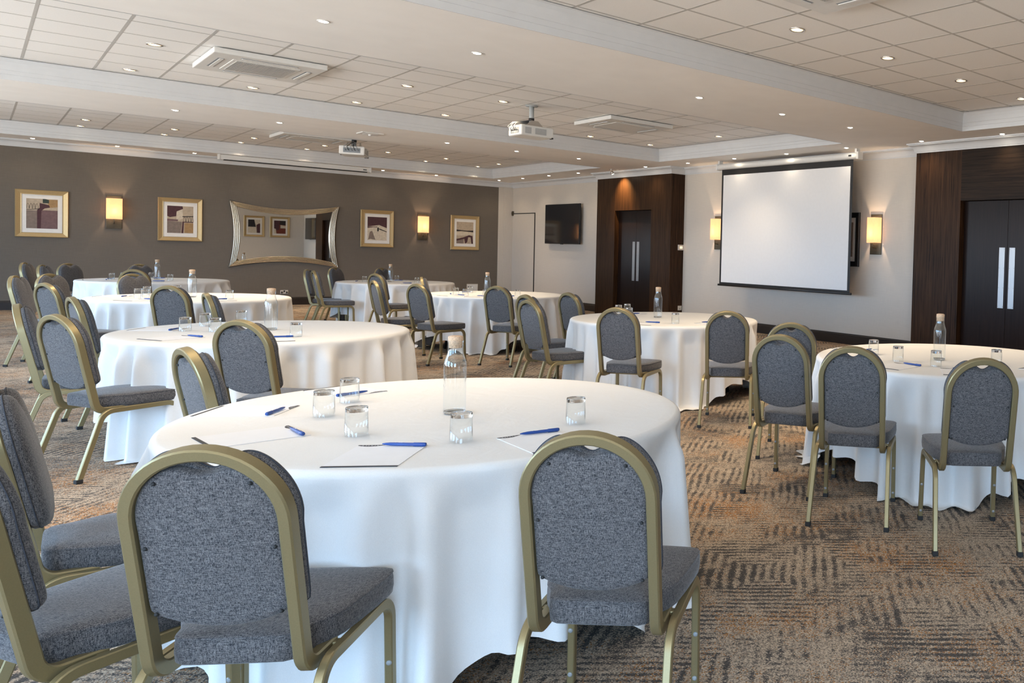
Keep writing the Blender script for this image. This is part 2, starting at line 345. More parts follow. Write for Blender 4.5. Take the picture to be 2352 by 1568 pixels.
struct(c.build('ceiling', [M['ceiling'], M['tile']]))
GX = [(4.50, 0.605, 6.06, 0.645), (0.38, 0.592, 12.31, 0.632), (0.46, 0.585, 19.62, 0.632)]
for k, ((x0, x1, y0, y1), (gx, px, gy, py)) in enumerate(zip(COFFERS, GX)):
    g = MB(); hw = 0.012
    n0 = math.ceil((x0 - gx) / px)
    x = gx + n0 * px
    while x < x1: g.box(x - hw, x + hw, y0, y1, ZT - 0.0012, ZT + 0.01); x += px
    y = gy - math.floor((gy - y0) / py) * py
    while y < y1: g.box(x0, x1, y - hw, y + hw, ZT - 0.0010, ZT + 0.01); y += py
    o = struct(g.build('trim_%d' % (k + 1), M['tbar']))
    # stepped moulding round the recess
    prof = [(-0.004, ZS - 0.002), (0.006, ZS - 0.002), (0.006, ZS + .055), (0.012, ZS + .058), (0.012, ZS + .10), (0.018, ZS + .104), (0.022, ZS + .15), (0.032, ZS + .19), (0.048, ZS + .222), (0.066, ZT - 0.007), (-0.004, ZT - 0.007)]
    mb = MB(); vs = []; K = len(prof)
    for d, z in prof: vs += [(x0 + d, y0 + d, z), (x1 - d, y0 + d, z), (x1 - d, y1 - d, z), (x0 + d, y1 - d, z)]
    fs = [(p * 4 + i, p * 4 + (i + 1) % 4, (p + 1) * 4 + (i + 1) % 4, (p + 1) * 4 + i) for p in range(K - 1) for i in range(4)]
    mb.add(vs, fs); struct(mb.build('trim_%d' % (k + 4), M['mould']))
def wall_with_holes(mb, along, fixed, thick, a0, a1, holes, mi=0):
    """solid wall along X ('x') or Y ('y') with window openings from WZ0 to WZ1"""
    def bx(a, b, z0, z1):
        if along == 'x': mb.box(a, b, fixed, fixed + thick, z0, z1, mi)
        else: mb.box(fixed, fixed + thick, a, b, z0, z1, mi)
    bx(a0, a1, 0, WZ0); bx(a0, a1, WZ1, ZS)
    e = [a0] + [q for h in holes for q in h] + [a1]
    for i in range(0, len(e), 2): bx(e[i], e[i + 1], WZ0, WZ1)
B1 = (13.55, 16.36, 9.48); B2 = (4.30, 7.43, 9.50)      # dark wood blocks round the two doors (Y range, face X)
STUB = (6.9, 1.32)                                       # the wall return behind the camera seen in the mirror (X, Y)
wf = MB().box(XL - .2, 9.42, YF, YF + .2, 0, ZS); struct(wf.build('wall_far', M['wall_dark']))
wf = MB().box(9.42, XR + .2, YF - 0.012, YF + .2, 0, ZS).box(9.56, XR, YF - 0.02, YF, 0, ZS); struct(wf.build('wall_far', M['wall_light']))
wr = MB().box(XR, XR + .2, STUB[1], YF + .2, 0, ZS); struct(wr.build('wall_right', M['wall_light']))
wb = MB().box(STUB[0], XR + .2, YB - .2, STUB[1], 0, ZS); struct(wb.build('wall_back_return', M['wall_light']))
wl = MB(); wall_with_holes(wl, 'y', XL, -0.2, YB - .2, YF + .2, WIN_LEFT); struct(wl.build('wall_left', M['wall_light']))
wk = MB(); wall_with_holes(wk, 'x', YB, -0.2, XL - .2, STUB[0], WIN_BACK); struct(wk.build('wall_back', M['wall_light']))
nwin = 0
for lst, al in ((WIN_LEFT, 'y'), (WIN_BACK, 'x')):
    for a, b in lst:
        nwin += 1; mb = MB(); t = 0.06
        def bx(p, q_, z0, z1, d0=-0.12, d1=-0.04):
            if al == 'y': mb.box(XL + d0, XL + d1, p, q_, z0, z1)
            else: mb.box(p, q_, YB + d0, YB + d1, z0, z1)
        bx(a, b, WZ0, WZ0 + t); bx(a, b, WZ1 - t, WZ1); bx(a, a + t, WZ0, WZ1); bx(b - t, b, WZ0, WZ1); mid = (a + b) / 2; bx(mid - .03, mid + .03, WZ0, WZ1)
        struct(mb.build('window_%d' % nwin, M['mould']))
# --- wood blocks with recessed double doors
def wood_block(name, y0, y1, xf, d0, d1, dz, right_return):
    m = MB(); xr = XR - 0.001
    m.box(xf, xr, d1, y1, 0, 2.99); m.box(xf, xr, y0, d0, 0, 2.99)
    m.box(xf, xr, d0, d1, dz, 2.99, 1 if name.endswith('near') else 0)
    return struct(m.build(name, [M['wood'], M['wood_h']]))
wood_block('wall_right_panel', *B1, 14.24, 15.62, 2.28, True)
wood_block('wall_right_panel_near', *B2, 5.17, 6.62, 2.27, True)
def double_door(name, xf, d0, d1, dz):
    r = bpy.data.objects.new(name, None); COL.objects.link(r); r.location = (xf + 0.10, (d0 + d1) / 2, 0); struct(r)
    hw = (d1 - d0) / 2 - 0.004
    for s in (-1, 1):
        leaf = MB().box(0, 0.05, s * 0.002, s * hw, 0.008, dz - 0.005, 0, None, 0.002).build('door_leaf', M['door'], r)
        pl = MB().box(-0.004, 0, s * 0.035, s * 0.125, 0.79, 1.62, 0, None, 0.001)
        for z in (0.81, 1.07, 1.34, 1.60):
            for yy in (0.045, 0.115):
                pl.lathe([(0.0, 0.0015), (0.004, 0.001), (0.005, 0.0)], 8, 1, Matrix.Translation((-0.004, s * yy, z)) @ Matrix.Rotation(-PI / 2, 4, 'Y'))
        tag(pl.build('push_plate', [M['steel'], M['grey_pl']], leaf), 'brushed steel push plate')
    return r
double_door('door_1', B1[2], 14.24, 15.62, 2.28); double_door('door_2', B2[2], 5.17, 6.62, 2.27)
# flush door in the far end of the right hand wall, its gap and top catch
r = bpy.data.objects.new('door_3', None); COL.objects.link(r); r.location = (XR, 20.55, 0); struct(r)
MB().box(-0.006, 0.0, -0.60, 0.62, 0.17, 2.30).build('door_leaf', M['wall_light'], r)
MB().box(-0.005, 0.0, -0.645, -0.60, 0.0, 2.325).box(-0.005, 0, -0.60, 0.64, 2.302, 2.325).build('door_gap', M['black'], r)
MB().box(-0.03, 0, 0.56, 0.66, 2.26, 2.38, 0, None, 0.004).box(-0.045, -0.03, 0.58, 0.61, 2.29, 2.35).box(-0.04, -0.03, 0.63, 0.65, 2.31, 2.33).build('door_catch', M['bronze'], r)
# --- cornice and skirting following the walls
PLAN = [(XL, YF), (XR, YF), (XR, B1[1]), (B1[2], B1[1]), (B1[2], B1[0]), (XR, B1[0]), (XR, B2[1]), (B2[2], B2[1]), (B2[2], B2[0]), (XR, B2[0]), (XR, STUB[1]), (STUB[0], STUB[1]), (STUB[0], YB), (XL, YB)]
def offset_poly(pl, d, closed=True):
    out = []; n = len(pl)
    for i in range(n):
        p = Vector(pl[i]); a = Vector(pl[i - 1]); b = Vector(pl[(i + 1) % n])
        if not closed and i == 0: a = p - (b - p)
        if not closed and i == n - 1: b = p + (p - a)
        d1 = (p - a).normalized(); d2 = (b - p).normalized(); n1 = Vector((d1.y, -d1.x)); n2 = Vector((d2.y, -d2.x))   # right hand side = inside
        k = n1 + n2; k = k / max(1e-6, k.dot(n1)); out.append(p + k * d)
    return out
def run(mb, pl, prof, closed):
    rings = [offset_poly(pl, d, closed) for d, z in prof]; n = len(pl); K = len(prof)
    vs = [(rings[k][i].x, rings[k][i].y, prof[k][1]) for k in range(K) for i in range(n)]
    fs = [(k * n + i, k * n + (i + 1) % n, (k + 1) * n + (i + 1) % n, (k + 1) * n + i) for k in range(K - 1) for i in range(n if closed else n - 1)]
    mb.add(vs, fs); return mb
corn = [(0.0, 2.985), (0.012, 2.985), (0.012, 3.0), (0.020, 3.004), (0.030, 3.03), (0.050, 3.062), (0.078, 3.085), (0.094, 3.09), (0.094, 3.10), (0.112, 3.103), (0.112, ZS)]
struct(run(MB(), PLAN, corn, True).build('trim_7', M['mould'], sharp=30))
sk = [(0.0, 0.172), (0.010, 0.172), (0.016, 0.165), (0.020, 0.15), (0.020, 0.14), (0.026, 0.135), (0.026, 0.0)]
struct(run(MB(), [(XL, YF), (XR, YF)], sk, False).build('baseboard_far', M['base']))
b = MB(); run(b, [(XR, YF), (XR, B1[1])], sk, False); run(b, [(XR, B1[0]), (XR, B2[1])], sk, False); run(b, [(XR, B2[0]), (XR, STUB[1]), (STUB[0], STUB[1])], sk, False)
struct(b.build('baseboard_right', M['base']))

# ------------------------------------------------------------------ round tables and cloths
R_T, H_T = 0.915, 0.75
TABLES = [(1.31, 3.37), (1.498, 7.179), (1.70, 11.563), (1.932, 16.288), (5.081, 15.422), (5.056, 11.417), (4.763, 6.851), (4.581, 3.237)]
TNAME = ['nearest table', 'second left row table', 'third left row table', 'farthest left row table',
         'farthest right row table', 'third right row table', 'second right row table', 'right edge table']
CORNER = [-45, -55, -135, -40, -130, -127, -115, -150]
CAP = [0.76, 0.80, 0.85, 0.85, 0.85, 0.80, 0.92, 0.84]
MIDDROP = [1.49, 1.36, 1.45, 1.45, 1.40, 1.43, 1.46, 1.47]
def cloth_mesh(idx):
    rnd = random.Random(40 + idx); NT = 288
    cor = math.radians(CORNER[idx]); a = MIDDROP[idx]
    folds = []
    ang = rnd.random()
    while ang < 2 * PI - 0.12:
        folds.append((ang, 0.5 + 1.0 * rnd.random(), 0.038 + 0.034 * rnd.random())); ang += 0.13 + 0.17 * rnd.random()
    def fold(th):
        s = 0
        for p, h, w in folds:
            d = (th - p + PI) % (2 * PI) - PI
            s += h * math.exp(-(d / w) ** 2)
        return s - 0.66
    rings = [0.0, 0.25, 0.45, 0.62, 0.75, 0.85, 0.895]; vs = []; prof_n = 0
    zt = H_T + 0.0015
    top = []
    for r in rings[1:]: top.append(r)
    cols = []
    for i in range(NT):
        th = 2 * PI * i / NT; ct, sn = math.cos(th), math.sin(th); f = fold(th)
        dq = ((th - cor + PI / 4) % (PI / 2)) - PI / 4            # angle from the nearest cloth corner
        L = a / math.cos(PI / 4 - abs(dq)) - R_T + 0.03 * f       # hem distance from the rim
        L = min(L, CAP[idx])
        pts = [(r, zt) for r in top]
        for k in range(1, 6):
            t = k / 5 * PI / 2; pts.append((R_T - 0.022 + 0.026 * math.sin(t), zt - 0.026 * (1 - math.cos(t))))
        r0, z0 = pts[-1]; N = 26
        for k in range(1, N + 1):
            l = L * (k / N) ** 1.1
            amp = 0.105 * min(1.0, (l / 0.11)) ** 1.0 * (0.50 + 0.80 * l)
            rr = r0 + 0.045 * l + amp * (f - 0.05) + 0.012 * math.sin(3 * th + idx) * l
            z = z0 - l * 0.992
            if z < 0.012:
                ex = 0.012 - z; rr += min(ex, 0.4) * (0.40 + 0.25 * math.sin(9 * th)); z = 0.006 + 0.012 * abs(math.sin(14 * th + 9 * ex)) * min(1, ex * 8) + 0.004 * rnd.random() * 0
            pts.append((rr, z))
        cols.append([(r * ct, r * sn, z) for r, z in pts])
    K = len(cols[0]); vs = [p for c_ in cols for p in c_]; fs = []
    for i in range(NT):
        j = (i + 1) % NT
        for k in range(K - 1): fs.append((i * K + k, j * K + k, j * K + k + 1, i * K + k + 1))
    vs.append((0, 0, zt)); c0 = len(vs) - 1
    fs += [(c0, ((i + 1) % NT) * K, i * K) for i in range(NT)]
    return MB().add(vs, fs, 0, True)
top_me = None
for i, (x, y) in enumerate(TABLES):
    t = thing('round_table', 'round folding table hidden under the white cloth of the ' + TNAME[i], 'table', (x, y, 0), 0.4 + i, 'round tables')
    if i == 0:
        t0 = t
        MB().lathe([(0.0, 0.718), (R_T - 0.012, 0.718), (R_T - 0.008, 0.722), (R_T - 0.008, 0.744), (R_T - 0.012, 0.748), (0.0, 0.748)], 96, smooth=False).build('tabletop', M['table'], t)
        for sx in (-1, 1):
            for sy in (-1, 1):
                MB().tube([(sx * .42, sy * .36, 0.718), (sx * .46, sy * .38, 0.30), (sx * .50, sy * .40, 0.001)], 0.016, 10).build('leg', M['black'], t)
            MB().tube([(sx * .462, -.382, 0.28), (sx * .462, .382, 0.28)], 0.012, 8).build('brace', M['black'], t)
    else:
        for ch in t0.children:
            q = ch.copy(); COL.objects.link(q); q.parent = t
    cl = cloth_mesh(i).build('tablecloth', M['cloth'], None, (x, y, 0))
    tag(cl, 'white tablecloth draped to the carpet over the ' + TNAME[i], 'tablecloth', 'white round tablecloths')

# ------------------------------------------------------------------ stacking banquet chairs (local +y is the way the sitter faces)
RHO = math.radians(12)
U_B = Vector((0, -math.sin(RHO), math.cos(RHO))); N_B = Vector((0, math.cos(RHO), math.sin(RHO))); E_B = Vector((0, -0.2188, 0.4336))
ARC_S, ARC_R = 0.357, 0.163
def P_B(x, s, n=0.0): return Vector((x, 0, 0)) + E_B + U_B * s + N_B * n
def pad_outline(hw, R, notch, sb, n_side=7):
    """right half from the bottom middle round to the top middle, then mirrored"""
    pts = []
    for i in range(0, 9): x = hw * 0.93 * i / 8; pts.append((x, sb + 0.034 * (i / 8) ** 2.2))
    pts += [(hw * 0.985, sb + 0.044), (hw, sb + 0.062)]
    for i in range(1, n_side): pts.append((hw, sb + 0.062 + (ARC_S - sb - 0.062) * i / n_side))
    for i in range(0, 33):
        a = PI / 2 * i / 32; x = R * math.cos(a) if i < 32 else 0.0; s = ARC_S + R * math.sin(a)
        s -= notch * math.exp(-(x / 0.055) ** 2); pts.append((x, s))
    return pts + [(-x, s) for x, s in pts[-2:0:-1]]
def make_chair():
    t = thing('banquet_chair', 'x', 'chair', (0, 0, 0), 0, 'grey banquet chairs')
    # arched back tube
    path = []
    x = ARC_R
    path.append(Vector((x, -0.075, 0.390))); path.append(Vector((x, -0.12, 0.390)))
    for i in range(0, 8):
        a = math.radians(78) * i / 7; path.append(Vector((x, -0.165 - 0.055 * math.sin(a), 0.390 + 0.055 * (1 - math.cos(a)))))
    for s in (0.08, 0.16, 0.26): path.append(P_B(x, s))
    for i in range(0, 25): a = PI * i / 24; path.append(P_B(ARC_R * math.cos(a), ARC_S + ARC_R * math.sin(a)))
    left = [Vector((-p.x, p.y, p.z)) for p in path[:13]]
    path += left[::-1]
    MB().sweep(path, rect_prof(0.0145, 0.019, 0.004), (1, 0, 0)).build('back_frame', M['gold'], t, sharp=35)
    # upholstered back: front pad and rear panel
    cu = MB(); o = pad_outline(0.175, 0.178, 0.068, 0.083); n = len(o)
    cx0, cs0 = 0.0, 0.25
    loops = []
    for n_, sc in ((0.019, 0.975), (0.022, 0.995), (0.034, 1.0), (0.046, 0.99), (0.054, 0.965), (0.060, 0.92), (0.065, 0.83), (0.069, 0.68), (0.072, 0.45), (0.073, 0.2)):
        loops.append([P_B(px * sc, cs0 + (ps - cs0) * sc, n_) for px, ps in o])
    vs = [v for l in loops for v in l] + [P_B(0, cs0, 0.073)]
    fs = [(k * n + i, k * n + (i + 1) % n, (k + 1) * n + (i + 1) % n, (k + 1) * n + i) for k in range(len(loops) - 1) for i in range(n)]
    fs += [((len(loops) - 1) * n + i, (len(loops) - 1) * n + (i + 1) % n, len(vs) - 1) for i in range(n)]
    cu.add(vs, fs, 0, True); cu.add(loops[0], [list(range(n))[::-1]])
    o2 = pad_outline(0.147, 0.1485, 0.038, 0.085); n = len(o2); loops = []
    for n_, sc in ((0.019, 1.0), (-0.004, 1.0), (-0.007, 0.985), (-0.009, 0.9), (-0.011, 0.5)): loops.append([P_B(px * sc, cs0 + (ps - cs0) * sc, n_) for px, ps in o2])
    vs = [v for l in loops for v in l] + [P_B(0, cs0, -0.011)]
    fs = [(k * n + i, k * n + (i + 1) % n, (k + 1) * n + (i + 1) % n, (k + 1) * n + i) for k in range(len(loops) - 1) for i in range(n)]
    fs += [((len(loops) - 1) * n + i, (len(loops) - 1) * n + (i + 1) % n, len(vs) - 1) for i in range(n)]
    cu.add(vs, fs, 0, True)
    bk = cu.build('backrest', M['fabric'], t)
    MB().tube([P_B(px * 1.002, cs0 + (ps - cs0) * 1.002, 0.036) for px, ps in o], 0.0020, 6, closed=True).build('piping', M['piping'], bk)
    for px, s in ((0.132, 0.122), (0.134, 0.290), (0.098, 0.450)):
        for sg in (-1, 1):
            q = P_B(sg * px, s, -0.009); mt = Matrix.Translation(q) @ Matrix.Rotation(PI / 2 - RHO, 4, 'X')
            MB().lathe([(0.0, 0.005), (0.003, 0.0045), (0.0045, 0.0025), (0.005, -0.003)], 10, mat=mt).build('stud', M['rubber'], bk)
    # seat
    def seat_outline(g=0.0):
        half = [(0.0, -0.203 - g), (0.075, -0.203 - g), (0.112, -0.201 - g), (0.130 + g, -0.190), (0.138 + g, -0.170), (0.146 + g, -0.140), (0.170 + g, -0.100), (0.186 + g, -0.05), (0.196 + g, 0.03), (0.203 + g, 0.11), (0.206 + g, 0.172), (0.204 + g, 0.196), (0.196 + g * .7, 0.212 + g * .7), (0.175, 0.221 + g), (0.10, 0.228 + g), (0.0, 0.230 + g)]
        return half + [(-x, y) for x, y in half[-2:0:-1]]
    so = seat_outline(); n = len(so); loops = []
    for z, sc, g in ((0.4035, 0.96, 0), (0.4035, 0.985, 0), (0.408, 1.0, 0.001), (0.43, 1.0, 0.004), (0.455, 1.0, 0.003), (0.4645, 1.0, 0.001), (0.4670, 1.0, 0.0035), (0.4695, 1.0, 0.001), (0.4715, 0.985, 0), (0.4745, 0.95, 0), (0.478, 0.85, 0), (0.480, 0.55, 0), (0.4805, 0.25, 0)):
        loops.append([(x * sc, y * sc, z) for x, y in seat_outline(g)])
    vs = [v for l in loops for v in l] + [(0, 0, 0.4805)]
    fs = [(k * n + i, k * n + (i + 1) % n, (k + 1) * n + (i + 1) % n, (k + 1) * n + i) for k in range(len(loops) - 1) for i in range(n)]
    fs += [((len(loops) - 1) * n + i, (len(loops) - 1) * n + (i + 1) % n, len(vs) - 1) for i in range(n)]
    MB().add(vs, fs, 0, True).add(loops[0], [list(range(n))[::-1]]).build('seat', M['fabric'], t)
    # seat rails and cross bars
    sf = MB()
    for sg in (-1, 1): sf.sweep([(sg * 0.196, -0.105, 0.390), (sg * 0.196, 0.0, 0.390), (sg * 0.196, 0.10, 0.390)], rect_prof(0.0115, 0.0145, 0.003), (1, 0, 0))
    for yy in (-0.09, 0.09): sf.box(-0.188, 0.188, yy - 0.0125, yy + 0.0125, 0.380, 0.403, 0, None, 0.003)
    sf.build('seat_frame', M['gold'], t, sharp=35)
    def fillet(a, b, c_, r, k=7):
        a, b, c_ = Vector(a), Vector(b), Vector(c_); d1 = (a - b).normalized(); d2 = (c_ - b).normalized()
        th = d1.angle(d2); ln = r / math.tan(th / 2); p1 = b + d1 * ln; p2 = b + d2 * ln
        cen = b + (d1 + d2).normalized() * (r / math.sin(th / 2)); out = []
        v1 = p1 - cen; ax = v1.cross(p2 - cen).normalized(); tot = v1.angle(p2 - cen)
        for i in range(k + 1): out.append(cen + Matrix.Rotation(tot * i / k, 3, ax) @ v1)
        return [a] + out + [c_]
    for sg in (-1, 1):
        rear = fillet((sg * 0.207, -0.322, 0.010), (sg * 0.196, -0.195, 0.390), (sg * 0.196, -0.105, 0.390), 0.075)
        front = fillet((sg * 0.200, 0.212, 0.010), (sg * 0.196, 0.200, 0.390), (sg * 0.196, 0.10, 0.390), 0.062)
        for pth, yy in ((rear, -0.322), (front, 0.212)):
            lg = MB().sweep(pth, rect_prof(0.0115, 0.0145, 0.003), (1, 0, 0)).build('leg', M['gold'], t, sharp=35)
            bx = 0.207 if yy < 0 else 0.200
            MB().box(sg * bx - 0.014, sg * bx + 0.014, yy - 0.017, yy + 0.017, 0.0, 0.024, 0, None, 0.003).build('foot_cap', M['rubber'], lg)
            if yy > 0:
                for z in (0.055, 0.20):
                    mt = Matrix.Translation((sg * 0.200, 0.2115 - 0.028 * z - 0.0145, z)) @ Matrix.Rotation(PI / 2, 4, 'X')
                    MB().lathe([(0.0, 0.0035), (0.004, 0.003), (0.0075, 0.0015), (0.008, -0.001)], 12, mat=mt).build('stacking_bumper', M['bumper'], lg)
    return t
M['bumper'] = plain('clear_bumper', (0.30, 0.31, 0.31), 0.2, 0, 0.05)
# arch top position on the plan, facing angle in degrees, label
CH = [
 (0.365, 2.375, 51, 'large grey tweed chair at the front left, its arched back close to the camera'),
 (1.12, 1.96, 43, 'grey tweed chair seen from behind at the near right side of the nearest table'),
 (0.645, 4.58, 8, 'grey chair sideways at the back left of the nearest table, only its back showing'),
 (0.03, 3.70, -4, 'grey chair at the left photo edge, farther of the two beside the nearest table'),
 (-0.075, 2.845, 24, 'grey chair cut by the left photo edge, nearer of the two beside the nearest table'),
 (1.10, 6.00, 38, 'grey chair seen from behind at the near side of the second left row table'),
 (0.34, 6.82, 25, 'frontmost grey chair left of the second left row table, its seat in full view'),
 (0.21, 7.90, -5, 'edge on grey chair at the far left, just behind the full view chair there'),
 (0.53, 8.70, 8, 'grey chair sideways between the second and third tables of the left row'),
 (1.34, 10.50, 44, 'grey chair seen from behind in front of the third left row table'),
 (1.42, 9.06, 0, 'narrow edge on chair between the tall carafe and the third table of the left row'),
 (0.48, 11.06, 24, 'grey chair with blue back panel at the left end of the third left row table'),
 (0.31, 12.45, -20, 'edge on chair with brown lit front, leftmost at the third table of the left row'),
 (0.60, 13.05, -45, 'brown lit chair facing the camera at the far left of the third left row table'),
 (1.33, 13.10, -62, 'chair facing the camera behind the third left row table, framed by another chair arch'),
 (1.53, 14.88, 62, 'chair seen from behind in front of the farthest left row table, around a smaller chair'),
 (1.03, 17.70, -52, 'brown lit chair facing the room at the left end of the farthest left row table'),
 (0.555, 17.95, -22, 'leftmost edge on chair by the dark wall near the farthest left row table'),
 (0.70, 16.75, -22, 'second edge on chair from the left beside the farthest left row table'),
 (1.89, 17.72, -70, 'brown lit chair behind the farthest left row table below the left sconce'),
 (3.92, 16.25, -30, 'left chair of the close pair left of the farthest right row table'),
 (3.86, 15.60, -5, 'right chair of the close pair, its seat toward the farthest right row table'),
 (4.50, 16.90, -50, 'brown lit chair facing the room below the right corner of the mirror'),
 (5.28, 16.90, -60, 'brown lit chair behind the carafe of the farthest right row table'),
 (4.38, 14.28, 20, 'chair edge on before the farthest right row table, partly behind another chair'),
 (4.59, 12.90, -20, 'narrow brown lit chair behind the third right row table'),
 (3.55, 11.63, -2, 'chair edge on at the left of the third right row table, its seat half hidden'),
 (3.71, 10.60, 20, 'grey chair with full seat showing left of the third right row table'),
 (4.41, 9.95, 31, 'grey chair seen from behind at the near side of the third right row table'),
 (3.88, 8.08, 8, 'grey chair hidden behind the chair left of the second right row table'),
 (3.52, 7.27, 6, 'grey chair sideways with its seat toward the second right row table'),
 (4.51, 8.37, 9, 'grey chair behind the second right row table on its left'),
 (3.72, 6.07, 36, 'left of the two grey chairs in front of the second right row table'),
 (4.35, 5.37, 46, 'right of the two grey chairs in front of the second right row table'),
 (3.35, 3.63, 27, 'grey chair at the left side of the right edge table, its four legs in view'),
 (4.02, 4.24, 40, 'grey chair at the back left of the right edge table, partly behind another chair'),
 (3.25, 2.94, 35, 'grey chair seen from behind in the middle of the three before the right edge table'),
 (3.44, 2.22, 46, 'rightmost grey chair, seen from behind before the right edge table'),
]
proto = make_chair()
for i, (px, py, a, lab) in enumerate(CH):
    f = math.radians(a); k = 0.948 if i <= 10 else 1.0 if i in (12, 13, 14, 15, 16, 17, 18, 19, 22, 23) else 0.96; loc = (px * k + 0.328 * math.cos(f), py * k + 0.328 * math.sin(f), 0); rz = f - PI / 2
    if i == 0: proto.location = loc; proto.rotation_euler = (0, 0, rz); proto['label'] = lab
    else: dup(proto, loc, rz, lab)

# ------------------------------------------------------------------ carafes, tumblers, pads, pens
ZC = H_T + 0.0018
def make_carafe():
    t = thing('water_carafe', 'x', 'carafe', (0, 0, 0), 0, 'corked glass carafes')
    pr = [(0.0365, 0.004), (0.0405, 0.007), (0.0415, 0.014), (0.0415, 0.190), (0.0405, 0.203), (0.037, 0.216), (0.032, 0.230), (0.0285, 0.243), (0.0272, 0.258), (0.0275, 0.275), (0.0290, 0.289), (0.0293, 0.2905), (0.0280, 0.2905)]
    inner = [(r - 0.0022, z) for r, z in pr[-2::-1]][1:]
    MB().lathe(pr + [(0.0268, 0.289)] + [(0.0252, 0.275), (0.0250, 0.258), (0.0263, 0.243), (0.030, 0.229), (0.0348, 0.2155), (0.0383, 0.2025), (0.0393, 0.190), (0.0393, 0.012)], 40).build('bottle', M['glass'], t)
    MB().lathe([(0.0, 0.0), (0.030, 0.0), (0.036, 0.002), (0.0393, 0.007), (0.0393, 0.0115), (0.030, 0.0095), (0.0, 0.0085)], 40).build('thick_base', M['gbase'], t)
    MB().lathe([(0.0, 0.262), (0.0235, 0.262), (0.0245, 0.264), (0.0262, 0.2895), (0.0275, 0.292), (0.0275, 0.305), (0.026, 0.3075), (0.018, 0.310), (0.0, 0.311)], 32).build('cork_stopper', M['cork'], t)
    return t
def make_tumbler():
    t = thing('water_tumbler', 'x', 'glass', (0, 0, 0), 0, 'upturned tumblers')
    MB().lathe([(0.0365, 0.0), (0.0372, 0.0015), (0.0365, 0.004), (0.0345, 0.083), (0.0325, 0.083), (0.0345, 0.004), (0.0352, 0.0)], 36).build('glass_wall', M['glass'], t)
    MB().lathe([(0.0, 0.086), (0.026, 0.085), (0.032, 0.083), (0.0345, 0.083), (0.0345, 0.096), (0.0335, 0.0985), (0.029, 0.0995), (0.0, 0.0985)], 36).build('thick_base', M['gbase'], t)
    return t
def make_pad():
    t = thing('notepad', 'x', 'notepad', (0, 0, 0), 0, 'white notepads')     # local +y points to the middle of the table
    MB().box(-0.105, 0.105, -0.140, 0.140, 0, 0.0020).build('paper', M['paper'], t)
    tag(MB().box(-0.105, 0.105, -0.1401, -0.129, 0.0003, 0.0024).build('binding_strip', M['ink'], t), 'dark binding strip')
    pl = [(-0.105, 0.140)] + [(-0.105 + 0.085 * i / 14, 0.140 - 0.021 * math.sin(PI * min(1, 0.12 + i / 14 * 0.88))) for i in range(15)] + [(-0.02, 0.140)]
    tb = MB().prism(pl, 0.0018, 0.0024).build('printed_tab', M['ink'], t)
    lt = MB(); x0 = -0.090
    # five stroke letters: E V E N T S
    G = {'E': [((0, 0), (0, 1)), ((0, 0), (.6, 0)), ((0, .5), (.5, .5)), ((0, 1), (.6, 1))], 'V': [((0, 1), (.35, 0)), ((.35, 0), (.7, 1))],
         'N': [((0, 0), (0, 1)), ((0, 1), (.6, 0)), ((.6, 0), (.6, 1))], 'T': [((.3, 0), (.3, 1)), ((0, 1), (.6, 1))],
         'S': [((.6, 1), (0, 1)), ((0, 1), (0, .5)), ((0, .5), (.6, .5)), ((.6, .5), (.6, 0)), ((.6, 0), (0, 0))]}
    for chx in 'EVENTS':
        for (a0, b0), (a1, b1) in G[chx]:
            p = Vector((x0 + a0 * 0.006, 0.127 + b0 * 0.007, 0)); q = Vector((x0 + a1 * 0.006, 0.127 + b1 * 0.007, 0)); d = (q - p).normalized(); nn = Vector((-d.y, d.x, 0)) * 0.0006
            lt.add([p + nn, p - nn, q - nn, q + nn], [(0, 1, 2, 3)], 0, False, Matrix.Translation((0, 0, 0.0026)))
        x0 += 0.0088
    lt.build('lettering', M['print'], tb)
    return t
def make_pen():
    t = thing('ballpoint_pen', 'x', 'pen', (0, 0, 0), 0, 'blue ballpoint pens')     # lies along local x, tip at -x
    rx = Matrix.Rotation(PI / 2, 4, 'Y')
    MB().lathe([(0.0012, -0.070), (0.0022, -0.068), (0.0040, -0.058), (0.0052, -0.045), (0.0056, -0.03), (0.0056, 0.030)], 20, 0, Matrix.Translation((0, 0, 0.0066)) @ rx).build('barrel', M['pen'], t)
    cp = MB().lathe([(0.0, -0.0695 + 0.0995), (0.0064, 0.030), (0.0066, 0.032), (0.0066, 0.066), (0.0055, 0.070), (0.0, 0.070)], 20, 0, Matrix.Translation((0, 0, 0.0066)) @ rx)
    cp.box(0.012, 0.062, -0.0085, -0.0068, 0.0045, 0.0085, 0, None, 0.0006); cp.build('cap_and_clip', M['pen'], t)
    pr = MB()
    for a, b_ in (((-0.030, 0.0), (-0.027, -0.0025)), ((-0.027, -0.0025), (-0.021, 0.003))):
        p = Vector((*a, 0)); q = Vector((*b_, 0)); d = (q - p).normalized(); nn = Vector((-d.y, d.x, 0)) * 0.0007
        pr.add([p + nn, p - nn, q - nn, q + nn], [(0, 1, 2, 3)], 0, False, Matrix.Translation((0, 0, 0.0125)))
    pr.box(-0.018, -0.006, -0.0007, 0.0007, 0.0121, 0.0125).build('printed_mark', M['print'], t)
    return t
carafe, tumbler, pad, pen = make_carafe(), make_tumbler(), make_pad(), make_pen()
used = set()
def place(p, loc, rz, lab):
    if p.name in used: return dup(p, loc, rz, lab)
    used.add(p.name); p.location = loc; p.rotation_euler = (0, 0, rz); p['label'] = lab; return p
BOTTLES = [(1.31, 3.31), (1.52, 7.22), (1.69, 11.56), (1.98, 16.50), (5.02, 15.55), (4.90, 11.33), (4.76, 6.99), (4.42, 3.21)]
for i, (x, y) in enumerate(BOTTLES): place(carafe, (x, y, ZC), i * 0.7, 'clear glass carafe with cork stopper on the ' + TNAME[i])
